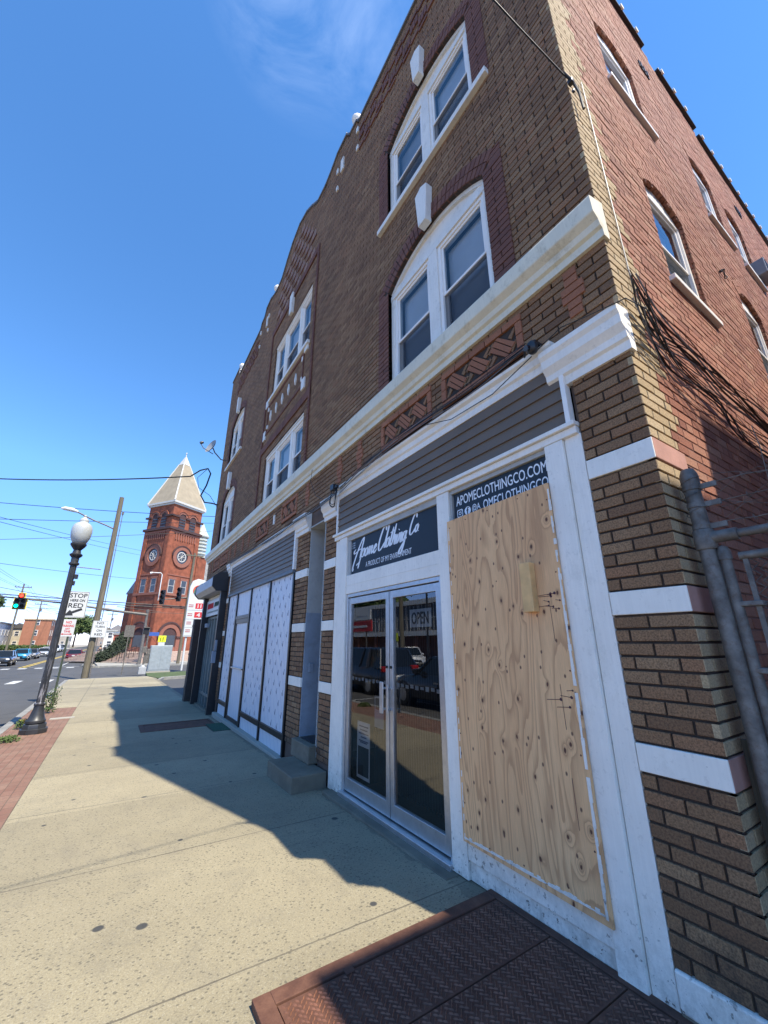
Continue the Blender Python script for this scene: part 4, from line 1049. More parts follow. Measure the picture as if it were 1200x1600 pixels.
mb=MB(); pts=[(-.3,29.25),(.1,26.6),(.45,27.4),(4.5,29.2),(6,33.5),(2.2,33.6),(-.2,33)]
mb.prism([(x,y) for x,y in pts],lambda p:(p[0],p[1],G(p[1])+.02),lambda p:(p[0],p[1],G(p[1])-.2)); o=mb.build('verge',M['grassg']); o['kind']='structure'
# far side of the crossing
kerb('kerb',[(-4.6,70,-.7),(-4.6,51.5,-.7),(-3.6,49.6,-.7),(-2,49.3,-.7),(30,49.3,-.7)],w=.35,h=.03)
sheet('sidewalk',0,0,49.35,200,.0,'newconc',fx=lambda y:(-4.7+ (0 if y>51 else 1.4),24),thick=.15)
kerb('kerb',[(-15.1,70,-.7),(-15.1,51.5,-.7),(-16.5,49.5,-.7),(-50,49.3,-.7)],w=.3,h=.03)
sheet('sidewalk',0,0,49.35,200,-.004,'newconc',fx=lambda y:(-17.4,-15.3),thick=.15)
# markings
def stripe(name,x0,x1,y0,y1,mat='paint',sk=0):
    mb=MB(); mb.face([(x0,y0,G(y0)-.12),(x1,y0+sk,G(y0+sk)-.12),(x1,y1+sk,G(y1+sk)-.12),(x0,y1,G(y1)-.12)]); o=mb.build(name,M[mat],fix=False); o['kind']='structure'
for i in range(5):
    x=-6.9-i*1.15+1.9; 
for x,y in ((-5.3,30.6),(-6.75,30.6),(-8.2,30.6),(-9.65,30.6),(-11.1,30.6),(-12.5,30.6)): stripe('crosswalk_bar',x-.22,x+.22,y-1.2,y+1.6)
for i in range(8): x=-5.6-i*1.2; stripe('crosswalk_bar',x-.3,x+.3,50.2,51.6)
stripe('crosswalk_line',-14.8,-5,48.6,48.75) if False else None
stripe('centre_line',-9.75,-9.6,52.5,200,'yellowpaint'); stripe('centre_line',-9.4,-9.25,52.5,200,'yellowpaint'); stripe('centre_line',-9.6,-9.45,-12,28,'yellowpaint'); stripe('centre_line',-9.3,-9.15,-12,28,'yellowpaint')
stripe('lane_line',-6.7,-6.58,54,120); stripe('stop_line',-9,-5,53,53.3)
stripe('parking_line',-6.2,-6.1,4,12.5); stripe('parking_line',-6.1,-4.2,12.0,12.1)
def sidestripe(x,y0,y1): stripe('parking_line',x,x+.1,y0,y1)
# ================================================================== CELLAR HATCHES
def hatch(name,label,x0,x1,y0,y1,splits,lugs=True):
    z=G((y0+y1)/2)+(.012 if lugs else .004); T=thing(name,label,'cellar hatch',((x0+x1)/2,(y0+y1)/2,z)); ox,oy=(x0+x1)/2,(y0+y1)/2; W=(x1-x0)/2; D=(y1-y0)/2; f=.085
    mb=MB(); 
    mb.box(-W,-D,-.05,-W+f,D,.012); mb.box(W-.05,-D,-.05,W,D,.012); mb.box(-W+f,D-f,-.05,W-.05,D,.012); mb.box(-W+f,-D,-.05,W-.05,-D+f,.012)
    mb.build('steel_frame',M['rust'],T,bevel=.003)
    a=-W+f+.006; b=W-.056; ys=[-D+f+.004]+[s_-oy for s_ in splits]+[D-f-.004]
    for c,d in zip(ys,ys[1:]):
        mb=MB(); c+=.004; d-=.004; mb.box(a,c,-.04,b,d,.006)
        lf=mb.build('steel_leaf',M['rust'],T,bevel=.002)
        if lugs:
            mb=MB(); n_=0; y=c+.02; r=0
            while y<d-.012:
                x=a+.02+(r%2)*.0158; k=r
                while x<b-.012:
                    an=R(45) if k%2 else R(-45); co,si=math.cos(an),math.sin(an); L,w=.0128,.0038
                    pt=lambda u,v,zz:(x+u*co-v*si,y+u*si+v*co,zz)
                    mb.raw([pt(-L,0,.006),pt(0,-w,.006),pt(L,0,.006),pt(0,w,.006),pt(-L*.5,0,.012),pt(L*.5,0,.012)],[(0,1,4),(1,5,4),(1,2,5),(2,3,5),(3,4,5),(3,0,4)])
                    x+=.0315;k+=1
                y+=.0158;r+=1
            mb.build('tread_pattern',M['rustworn'],lf,smooth=30)
    mb=MB(); mb.box(-W*.45,D-f-.03,.006,-W*.45+.05,D-f+.012,.014); mb.build('hinge',M['rust'],T,bevel=.003)
hatch('cellar_hatch','large rusty diamond plate cellar hatch in front of the plywood board',-1.58,.0,.3,1.51,[.60,1.02])
hatch('cellar_hatch','narrow dark steel cellar hatch in the shaded walk before the far shopfront',-1.65,-.22,9.18,10.05,[9.6],lugs=False)
MT=thing('door_mat','small green door mat at the papered glass door','mat',(-.2,8.9,G(8.9)+.003))
mb=MB(); mb.box(-.22,-.45,0,.2,.4,.012); mb.build('mat_pile',simple('green_mat',(.015,.07,.04),.95,bs=.8,bsc=200),MT)
mb=MB(); mb.box(-.235,-.465,0,.215,.415,.006); mb.build('mat_edge',M['black'],MT)
# ================================================================== NEIGHBOUR (south, casts the shade)
NB=thing('neighbour_building','brick building across the gated alley beside the corner block','building',(0,-3,0))
mb=MB(); mb.box(0,-9,-.3,1.77,0,7.36); mb.box(1.771,-9,-.3,16,0,8.13); mb.build('wall',simple('neighbour_brick',(.25,.12,.085),.9,var=.2,sc=12,bs=.4,bsc=30),NB)
mb=MB(); mb.box(-.03,-9,7.361,1.76,.0,7.40); mb.build('coping',M['cream'],NB)
for i in range(3):
    mb=MB(); mb.box(-.03,-1.5-i*2.6-1.1,4.6,.02,-1.5-i*2.6,6.2); w=mb.build('window',M['vinyl'],NB); mb=MB(); mb.box(-.035,-1.5-i*2.6-1.0,4.7,-.03,-1.6-i*2.6,6.1); mb.build('pane',M['glass'],w)
mb=MB(); mb.box(-.04,-8.4,.4,.02,-.6,2.9); w=mb.build('shop_window',M['blackmetal'],NB); mb=MB(); mb.box(-.045,-8.2,.6,-.04,-.8,2.7); mb.build('pane',M['glass'],w)
# ================================================================== ALLEY GATE
GF=thing('chain_link_gate','galvanised chain link alley gate with barb arms, beside the corner pilaster','gate',(.12,-.09,0))
def lg(name,pts,r,mat='galv',parent=GF,n=14,smooth=50):
    mb=MB(); mb.tube(pts,r,n); return mb.build(name,M[mat],parent,smooth=smooth)
mb=MB(); mb.tube([(0,0,-.05),(0,0,2.42)],.037,20); mb.lathe([(.043,2.38),(.043,2.43),(.04,2.455),(.03,2.48),(.0,2.49)],20); mb.build('gate_post',M['galv'],GF,smooth=40)
lg('top_rail',[(0,-.0,2.09),(0,-2.8,2.09)],.021); 
mb=MB(); mb.lathe([(.044,2.03),(.047,2.035),(.047,2.13),(.044,2.135)],20); mb.tube([(0,-.03,2.09),(0,-.14,2.09)],.031,14); mb.build('rail_clamp',M['galv'],GF,smooth=40)
mb=MB(); mb.tube([(.01,-.06,.1),(.01,-.06,2.01)],.023,14); mb.lathe([(.029,1.97),(.029,2.01),(.02,2.035),(0,2.045)],14,(.01,-.06,0)); mb.build('leaf_post',M['galv'],GF,smooth=40)
lg('leaf_rail',[(.02,-.115,1.98),(.02,-2.75,1.98)],.02); lg('leaf_rail',[(.02,-.115,.12),(.02,-2.75,.12)],.02)
mb=MB(); mb.box(.012,-.145,.1,.028,-.125,1.97); mb.build('tension_bar',M['galv'],GF)
for z in (1.75,1.45,1.0,.5):
    mb=MB(); mb.box(-.01,-.16,z-.012,.05,-.05,z+.012); mb.build('band_clamp',M['galv'],GF,bevel=.004)
for z in (2.37,2.27,2.15):
    mb=MB(); mb.lathe([(.039,z-.014),(.042,z-.012),(.042,z+.012),(.039,z+.014)],18); mb.box(-.006,-.11,z-.014,.006,-.04,z+.014); mb.build('barb_arm',M['galv'],GF,smooth=30)
lg('end_post',[(0,-2.82,-.05),(0,-2.82,2.5)],.043)
mb=MB()
s_=.057; yy=-.15
while yy>-2.75:
    for sg in (-1,1):
        # zigzag strands
        y=yy; z=.14; pts=[]
        k=0
        while z<1.98:
            pts.append((.02+.004*((k%2)*2-1),y+(s_/2 if k%2 else 0)*-1,z)); z+=s_/2*1.0; k+=1
        if sg>0: mb.tube(pts,.0028,4,False)
    yy-=s_/2*1.0
    
mb.build('chain_mesh',M['galv'],GF)
mb=MB()
for z in (2.37,2.27,2.16):
    p=[(0,-.1-i*.12,z+random.uniform(-.008,.008)) for i in range(23)]; mb.tube(p,.0022,4)
    for q in p[1::2]:
        mb.tube([(q[0]-.01,q[1],q[2]-.014),(q[0]+.01,q[1]+.01,q[2]+.014)],.0014,3); mb.tube([(q[0]+.01,q[1]-.006,q[2]-.014),(q[0]-.01,q[1]+.004,q[2]+.014)],.0014,3)
for i in range(5):
    z=2.18+i*.05
    mb.tube([(.02,-.1-k*.09,z+.05*math.sin(k*1.1+i*2)+.012*k) for k in range(14)],.0013,4)
mb.tube([(.03*math.cos(k*.9)*1.7,.05*math.sin(k*.9),2.2+k*.012) for k in range(22)],.0022,4)
mb.tube([(.02,-.28,2.1),(.03,-.3,2.3),(.02,-.31,2.5),(.02,-.305,2.62)],.0018,4)
mb.build('barbed_wire',M['galv'],GF)
mb=MB(); mb.box(.05,.0,.0,.075,.08,1.14); mb.build('timber_stub',M['pole'],GF,bevel=.004)
# ================================================================== CABLES ON THE BUILDING
def bundle(name,label,ctrls,k,rr,spread,mat='cable',loops=0):
    T=thing(name,label,'cables',ctrls[0])
    o=Vector(ctrls[0])
    for i in range(k):
        off=Vector([random.uniform(-1,1)*s for s in spread]); pts=[]
        c=[Vector(p)-o+off*random.uniform(.6,1.2)+Vector([random.uniform(-1,1)*s*.5 for s in spread]) for p in ctrls]
        P=[tuple(p) for p in c]; out=[]
        for a in range(len(P)-1):
            p0=P[max(a-1,0)];p1=P[a];p2=P[a+1];p3=P[min(a+2,len(P)-1)]
            for q in range(8):
                t=q/8; out.append(tuple(.5*((2*p1[j])+(-p0[j]+p2[j])*t+(2*p0[j]-5*p1[j]+4*p2[j]-p3[j])*t*t+(-p0[j]+3*p1[j]-3*p2[j]+p3[j])*t**3) for j in range(3)))
        out.append(P[-1]); mb=MB(); mb.tube(out,random.choice(rr),5); mb.build('cable',M[mat if i%4 else 'greycable'],T,smooth=60)
    return T
bundle('cable_bundle','tangle of black cables running along the red side wall from the corner capital',[(.03,-.10,3.74),(.3,-.06,3.62),(.75,-.09,3.52),(1.3,-.1,3.47),(2.0,-.12,3.38),(3.0,-.14,3.2),(4.6,-.15,2.9)],13,(.003,.004,.005,.006),(.03,.04,.15))
bundle('cable_bundle','slack thinner cables drooping below the main tangle on the side wall',[(.08,-.09,3.6),(.5,-.05,3.38),(1.0,-.1,3.28),(1.5,-.08,3.15),(2.2,-.1,3.1),(3.2,-.12,2.85),(4.6,-.13,2.7)],9,(.002,.003,.004),(.03,.04,.13))
bundle('cable_bundle','black cables lying along the white fascia moulding of the near shopfront',[(-.1,.62,3.74),(-.1,1.3,3.72),(-.11,2.0,3.73),(-.12,2.6,3.71),(-.13,3.2,3.64),(-.12,3.75,3.57)],7,(.0025,.003,.0045),(.02,.05,.035))
bundle('cable_bundle','black cables sagging over the stair entrance and far fascia',[(-.13,3.8,3.56),(-.13,4.6,3.52),(-.12,5.4,3.54),(-.12,6.5,3.50),(-.11,8.2,3.56),(-.10,10.4,3.62)],6,(.003,.004,.005),(.02,.06,.035))
def loop_coil(name,label,c,r,k,ax='x'):
    T=thing(name,label,'cable coil',c); mb=MB()
    for i in range(k):
        rr=r*random.uniform(.85,1.1); ph=random.random(); 
        pts=[((-.02+.01*math.sin(a*3+ph)),rr*math.cos(a)*.8,rr*1.15*math.sin(a)-rr) for a in [2*math.pi*j/26 for j in range(27)]]
        mb.tube(pts if ax=='x' else [(p[1],p[0],p[2]) for p in pts],.0055,5)
    mb.build('cable_loops',M['cable'],T,smooth=60)
    q=1 if ax=='x' else .35
    mb=MB(); mb.box(-.05*q,-.05*q,-.03*q,.02*q,.05*q,.05*q); mb.box(-.03*q,-.11*q,-.02*q,.01*q,-.05*q,.02*q); mb.build('clamp',M['black'],T,bevel=.004)
loop_coil('cable_coil','coiled black cable hanging at the left end of the near fascia',(-.15,3.86,3.62),.12,5)
loop_coil('wall_wire_loop','thin wire loop sticking out of the red side wall between windows',(3.05,-.02,5.85),.055,1,'y')
wire('loose_wire',[(-.09,.56,3.66),(-.1,.35,3.7),(-.12,.12,3.62),(-.11,-.08,3.58),(.05,-.12,3.55),(.3,-.1,3.42)],.004,M['cable'],'thin black wire arching across the white corner capital','wire')
wire('loose_wire',[(-.11,.6,3.62),(-.11,1.0,3.52),(-.11,1.5,3.54),(-.1,1.9,3.68)],.004,M['cable'],'thin black wire drooping across the white fascia board below the camera','wire')
wire('conduit',[(.26,-.012,6.3),(.255,-.012,5.0),(.25,-.014,3.75)],.005,M['greycable'],'thin grey cable running up the sunlit corner brick','wire')
wire('hanging_wire',[(-.02,4.75,4.62),(-.06,4.95,4.4),(-.1,4.9,4.1),(-.12,4.6,3.75),(-.13,4.3,3.6)],.004,M['cable'],'thin wire looping down over the belt course above the stair entrance','wire')
SC=thing('security_camera','black dome security camera on the right end of the white fascia','security camera',(-.1,.56,3.66))
mb=MB(); mb.lathe([(.0,.04),(.03,.035),(.04,.015),(.041,-.015),(.036,-.04),(.022,-.055),(0,-.06)],18,(-.05,0,0)); mb.build('housing',M['black'],SC,smooth=40)
mb=MB(); mb.tube([(-.085,.01,-.02),(-.11,.015,-.03)],.022,14); mb.build('lens',simple('lens_glass',(.01,.01,.015),.08,bs=0),SC,smooth=40)
mb=MB(); mb.box(-.05,-.03,.02,.09,.03,.05); mb.tube([(-.02,.03,.04),(-.03,.08,.03),(.02,.12,.01)],.008,6); mb.build('bracket',M['black'],SC,bevel=.004)
HK=thing('wire_anchor','black wire anchor bracket on the corner edge high above the capital','bracket',(-.0,-.02,5.95))
mb=MB(); mb.tube([(-.09,0,.05),(.0,-.02,.0),(.05,-.03,-.1),(.06,-.03,-.3)],.011,6); mb.build('cable_tail',M['cable'],HK,smooth=50)
mb=MB(); mb.box(-.03,-.03,-.02,.01,.01,.03); mb.box(-.01,-.02,-.12,.01,.0,-.09); mb.build('clamp',M['black'],HK,bevel=.006)
# direction measured from the anchor towards the pole across the street
wire('service_wire',cat_pts((-.08,-.02,5.98),(-14.9,-.0,10.2),1.9,24),.006,M['cable'],'thin service wire rising from the corner anchor out over the street','wire')
DI=thing('satellite_dish','grey satellite dish on a bracket beside the far upper window','satellite dish',(-.05,13.3,7.85))
Mt=Matrix.Rotation(R(70),4,'X')@Matrix.Rotation(R(-25),4,'Y')
mb=MB(); prof=[(.0,.0),(.1,.012),(.2,.045),(.27,.085),(.275,.08),(.2,.035),(.1,.002),(.0,-.01)]
Md=Matrix.Translation((-.55,-.1,.35))@Matrix.Rotation(R(-70),4,'Y')@Matrix.Rotation(R(20),4,'X')
mb.lathe(prof,24,M=Md); mb.build('dish',simple('dish_grey',(.25,.26,.27),.5,bs=0),DI,smooth=40)
mb=MB(); mb.tube([(0,0,0),(-.2,0,0),(-.45,-.05,.2),(-.53,-.1,.33)],.022,8); mb.tube([(-.5,-.1,.1),(-.85,-.2,.2),(-.98,-.2,.38)],.014,6); mb.build('arm',M['galv'],DI,smooth=40)
mb=MB(); mb.lathe([(.0,0),(.045,.0),(.05,.08),(.035,.12),(0,.125)],12,M=Matrix.Translation((-.98,-.2,.36))@Matrix.Rotation(R(60),4,'Y')); mb.build('receiver',M['black'],DI,smooth=40)
AC=thing('window_air_conditioner','dark window air conditioner on the far side wall sill','air conditioner',(5.75,-.02,7.35))
mb=MB(); mb.box(-.2,-.13,-.02,.2,.12,.28); mb.build('case',simple('ac_case',(.2,.21,.24),.5,bs=0),AC,bevel=.01)
mb=MB()
for i in range(6): mb.box(-.17,-.137,.01+i*.04,.17,-.13,.03+i*.04)
mb.build('grille',M['black'],AC)
# ================================================================== STREET FURNITURE
LP=thing('street_lamp','black fluted lamp post with a white acorn globe and chipped paint, at the kerb','street lamp',(-3.46,10.5,G(10.5)))
mb=MB(); mb.lathe([(.235,0),(.235,.08),(.205,.09),(.2,.15),(.19,.17)],8,ang=R(22.5)); mb.lathe([(.15,.17),(.165,.19),(.165,.23),(.145,.25),(.115,.34),(.088,.45),(.084,.50),(.095,.51),(.095,.545),(.075,.56)],24); mb.build('base',M['lamppaint'],LP,smooth=30)
mb=MB(); n_=32; b=0
prof=[(.070,.55),(.068,1.2),(.066,2.2),(.064,3.3),(.063,3.42)]
for r,z in prof:
    for j in range(n_): 
        rr=r*(1 if j%2 else .90); an=2*math.pi*j/n_; mb.v.append((rr*math.cos(an),rr*math.sin(an),z))
for i in range(len(prof)-1):
    for j in range(n_):
        a=i*n_+j; c=i*n_+(j+1)%n_; mb.f.append((a,c,c+n_,a+n_)); mb.mi.append(0)
mb.build('fluted_shaft',M['lamppaint'],LP)
mb=MB(); mb.lathe([(.08,3.40),(.10,3.42),(.10,3.45),(.075,3.47),(.075,3.57),(.12,3.62),(.125,3.65),(.085,3.68),(.07,3.75),(.13,3.83),(.155,3.87),(.155,3.9),(.13,3.92)],24); mb.build('capital',M['lamppaint'],LP,smooth=35)
def globe_mat():
    n=N('frosted_globe'); n.b.inputs['Base Color'].default_value=(.42,.44,.44,1); n.b.inputs['Roughness'].default_value=.3
    n.b.inputs['Subsurface Weight'].default_value=.3; n.b.inputs['Subsurface Radius'].default_value=(.1,.1,.1); return n.m
mb=MB(); mb.lathe([(.12,3.91),(.15,3.95),(.19,4.05),(.205,4.17),(.20,4.27),(.17,4.35),(.13,4.39),(.09,4.41),(.085,4.43),(.095,4.45),(.08,4.49),(.04,4.53),(.03,4.55),(.04,4.57),(.0,4.61)],28); mb.build('acorn_globe',globe_mat(),LP,smooth=50)
mb=MB(); mb.box(.06,-.05,3.1,.13,.05,3.2); mb.box(.06,-.03,2.95,.1,.03,3.05); mb.build('outlet_box',M['black'],LP,bevel=.008)
def sign(name,label,loc,w,h,zb,rows,border=True,col='signwhite',post_h=None,postmat='galv',face=0,back=False,shape=None,offx=0):
    T=thing(name,label,'road sign' if not back else 'road sign',loc,face)
    ph=post_h or zb+h
    mb=MB(); mb.box(-.03,.012,-.05,.03,.02,ph); mb.box(-.03,.02,-.05,-.022,.045,ph); mb.box(.022,.02,-.05,.03,.045,ph); mb.build('post',M[postmat],T)
    mb=MB(); mb.prism([(x+offx,y+zb+h/2) for x,y in [(sx*(w/2-.03)+(.03*math.cos(a)),sy*(h/2-.03)+.03*math.sin(a)) for sx,sy,a0 in ((1,1,0),(-1,1,90),(-1,-1,180),(1,-1,270)) for a in (R(a0),R(a0+45),R(a0+90))]],lambda p:(p[0],.0,p[1]),lambda p:(p[0],.010,p[1]))
    pl=mb.build('plate',M[col],T)
    if rows:
        mb=MB(); 
        for (txt,cx,cz,tw,th) in rows: text_fit(mb,txt,Mface((cx-tw/2+offx,-.0015,zb+cz-th/2),(1,0,0)),tw,th,bold=.004)
        mb.build('lettering',M['blackink'] if col!='redsign' else M['redink'],T,fix=False)
    return T,pl
def frame_border(T,w,h,zb,mat,t=.012,inset=.015,offx=0):
    mb=MB(); a=w/2-inset;b=h/2-inset; c=zb+h/2
    for x0,x1,z0,z1 in ((-a,a,b-t,b),(-a,a,-b,-b+t),(-a,-a+t,-b,b),(a-t,a,-b,b)): mb.face([(x0+offx,-.0012,c+z0),(x1+offx,-.0012,c+z0),(x1+offx,-.0012,c+z1),(x0+offx,-.0012,c+z1)])
    mb.build('border',M[mat],T,fix=False)
fa=R(14)
zs=G(17.3)
T,pl=sign('road_sign','white STOP HERE ON RED sign with a black arrow, half hidden behind the lamp post','road sign' and (-3.78,17.3,zs),.66,.92,2.66,[('STOP',.02,.77,.5,.15),('HERE ON',.02,.60,.42,.085),('RED',.0,.42,.42,.15)],offx=.02,postmat='darkpost' if 'darkpost' in M else 'galv',post_h=3.5)
frame_border(T,.66,.92,2.66,'blackink',offx=.02)
mb=MB(); mb.prism([(.24,2.93),(-.03,2.80),(.0,2.735),(-.26,2.72),(-.12,2.93),(-.07,2.875),(.20,3.0)],lambda p:(p[0],-.003,p[1]),lambda p:(p[0],-.001,p[1])); mb.build('arrow',M['blackink'],T)
# second plate on the same post is part of that sign assembly
mb=MB(); mb.box(-.26,.0-.004,2.02,.14,.006,2.60); mb.build('lower_plate',M['signwhite'],T,bevel=.01)
mb=MB(); 
for txt,cz,tw,th in (('NO',2.50,.16,.085),('PARKING',2.38,.33,.08),('ANY',2.28,.14,.055),('TIME',2.19,.18,.06)): text_fit(mb,txt,Mface((-.06-tw/2,-.006,cz-th/2),(1,0,0)),tw,th,bold=.003)
mb.box(-.17,-.007,2.09,.05,-.005,2.115); mb.prism([(-.22,2.103),(-.16,2.135),(-.16,2.07)],lambda p:(p[0],-.007,p[1]),lambda p:(p[0],-.005,p[1])); mb.prism([(.10,2.103),(.04,2.135),(.04,2.07)],lambda p:(p[0],-.007,p[1]),lambda p:(p[0],-.005,p[1]))
mb.build('red_lettering',M['redink'],T,fix=False)
z3=G(30)
UP=thing('utility_pole','tall weathered wooden utility pole at the street corner with a street light arm','utility pole',(-3.51,30,z3))
mb=MB(); mb.tube([(0,0,-.2),(-.03,0,5.5),(-.08,0,11.35)],[.19,.165,.13],18); mb.build('pole',M['pole'],UP,smooth=50)
mb=MB(); mb.tube([(-.1,0,9.1),(-.6,-.02,9.3),(-1.25,-.05,9.5),(-1.8,-.08,9.72),(-2.3,-.1,9.95)],.045,8); mb.build('light_arm',M['galv'],UP,smooth=50)
mb=MB(); mb.tube([(-2.2,-.1,9.92),(-2.5,-.12,10.0),(-2.9,-.14,10.03),(-3.08,-.15,10.0)],[.07,.13,.12,.04],10); mb.build('luminaire',M['signwhite'],UP,smooth=50)
mb=MB(); mb=MB(); mb.tube([(-.35,-.1,6.4),(-1.9,-.15,6.45)],.03,6); mb.build('brace_rod',M['galv'],UP,smooth=50)
mb=MB(); mb.tube([(.24,-.05,-.1),(.235,-.05,3.5),(.16,-.05,10.2)],.022,8); mb.tube([(.16,-.05,10.15),(.17,-.05,10.35)],.06,8); mb.build('riser_conduit',M['galv'],UP,smooth=50)
T,pl=sign('road_sign','white NO TURN ON RED sign on a thin post in front of the wooden pole','road sign' and (-3.28,29.7,z3),.78,.98,2.29,[('NO',.0,.84,.34,.14),('TURN',.0,.62,.48,.13),('ON',.0,.40,.26,.13),('RED',.0,.18,.4,.13)],post_h=3.3)
frame_border(T,.78,.98,2.29,'blackink')
T,pl=sign('road_sign','blank grey back of a road sign on a leaning steel post near the signal pole',(-1.62,33,G(33)),.58,.78,2.4,[],col='galv',post_h=3.2)
# pedestrian push button post
PP=thing('pedestrian_signal_post','grey pedestrian signal post with black head and push button boxes at the corner','signal post',(-.5,32,G(32)))
mb=MB(); mb.box(-.22,-.22,0,.22,.22,.45); mb.lathe([(.16,.45),(.1,.55),(.055,.6)],14); mb.build('plinth',simple('plinth_grey',(.35,.36,.37),.6),PP,bevel=.02)
mb=MB(); mb.tube([(0,0,.5),(0,0,3.0)],.055,12); mb.build('post',M['galv'],PP,smooth=50)
mb=MB(); mb.box(-.33,-.1,2.55,.02,.12,3.0); mb.box(-.36,-.2,2.97,.04,-.1,3.02); mb.build('signal_head',M['black'],PP,bevel=.02)
mb=MB(); mb.box(-.2,-.14,1.35,.08,-.03,1.75); mb.build('button_box',M['galv'],PP,bevel=.02)
mb=MB(); mb.box(.1,-.12,1.2,.3,.02,1.6); mb.build('meter_box',M['galv'],PP,bevel=.02)
mb=MB(); mb.box(.05,-.02,2.45,.65,.0,2.7); mb.build('street_plate',simple('blue_plate',(.04,.1,.35),.5,bs=0),PP)
# controller cabinet
CB=thing('signal_cabinet','large grey traffic signal cabinet on the corner verge in front of the church','cabinet',(.7,35,G(35)))
mb=MB(); mb.box(-.72,-.4,0.05,.72,.4,1.85); mb.build('cabinet_body',simple('cabinet_grey',(.30,.34,.36),.5,.2,var=.08,bs=.05),CB,bevel=.025)
mb=MB(); mb.box(-.66,-.415,.15,-.01,-.4,1.75); mb.build('cabinet_door',simple('cabinet_door_grey',(.32,.36,.38),.5,.2,bs=.05),CB,bevel=.008); 
mb=MB(); mb.box(.01,-.415,.15,.66,-.4,1.75); mb.build('cabinet_door',simple('cabinet_door_grey2',(.31,.35,.37),.5,.2,bs=.05),CB,bevel=.008)
mb=MB(); mb.box(-.78,-.46,-.1,.78,.46,.05); mb.build('footing',M['newconc'],CB)
mb=MB(); mb.box(-1.0,-.3,.6,-.73,.1,1.3); mb.build('side_box',M['galv'],CB,bevel=.02)
T=thing('school_sign','fluorescent yellow pedestrian sign above the grey signal cabinet','road sign',(.75,36.2,G(36)))
mb=MB(); mb.box(-.03,.01,0,.03,.04,2.55); mb.build('post',M['galv'],T)
mb=MB(); mb.box(-.27,-.01,2.1,.27,.01,2.58); mb.build('plate',simple('fluorescent_yellow',(.75,.85,.03),.5,bs=0),T,bevel=.01)
mb=MB(); mb.box(-.22,-.012,1.85,.22,.008,2.08); mb.build('lower_plate',M['signwhite'],T); mb=MB(); 
for x in (-.1,.06): mb.lathe([(.03,2.42),(.035,2.45),(.0,2.48)],8,(x,-.02,0)); mb.box(x-.03,-.018,2.28,x+.03,-.012,2.42); mb.box(x-.03,-.018,2.16,x-.005,-.012,2.28); mb.box(x+.01,-.018,2.16,x+.035,-.012,2.28)
mb.build('walker_symbol',M['blackink'],T)
# fuel price sign
PS=thing('price_pylon','tall white fuel price pylon with red number panels on a white pole','pylon sign',(2.35,35.5,G(35.5)))
mb=MB(); mb.tube([(0,0,0),(0,0,6.6)],.075,12); mb.build('pole',M['signwhite'],PS,smooth=50)
mb=MB(); mb.prism([(-.25,2.5),(1.0,2.5),(1.0,6.6),(.8,7.0),(.3,7.1),(-.1,6.9),(-.25,6.4)],lambda p:(p[0],-.15,p[1]),lambda p:(p[0],.15,p[1])); mb.build('sign_panel',M['signwhite'],PS,bevel=.02)
mb=MB(); mb.lathe([(.0,0),(.42,0),(.42,.02),(0,.02)],28,M=Matrix.Translation((.42,-.15,6.15))@Matrix.Rotation(R(90),4,'X')); mb.build('orange_roundel',simple('roundel_red',(.55,.08,.03),.5,bs=0),PS)
mb=MB(); mb.lathe([(.0,0),(.34,0),(.34,.02),(0,.02)],28,M=Matrix.Translation((.42,-.175,6.05))@Matrix.Rotation(R(90),4,'X')); mb.build('green_inner',simple('roundel_green',(.05,.16,.08),.5,bs=0),PS)
mb=MB(); 
for z in (4.85,4.15,3.5,2.9): mb.box(-.22,-.155,z-.3,.97,-.151,z-.285)
mb.build('row_line',M['blackink'],PS)
for i,z in enumerate((4.9,4.2)):
    mb=MB(); mb.box(.35,-.158,z-.22,.95,-.15,z+.22); p=mb.build('price_panel',M['redink'],PS); mb=MB(); text_fit(mb,('11','4')[i],Mface((.52,-.160,z-.14),(1,0,0)),.26,.28,bold=.01); mb.build('numerals',M['signwhite'],p,fix=False)
mb=MB()
for z in (4.9,4.2,3.55,2.95):
    for dz in (.07,-.07): mb.box(-.15,-.156,z+dz-.035,.2,-.151,z+dz+.035)
mb.build('grade_names',simple('dull_red_print',(.35,.1,.1),.5,bs=0),PS)
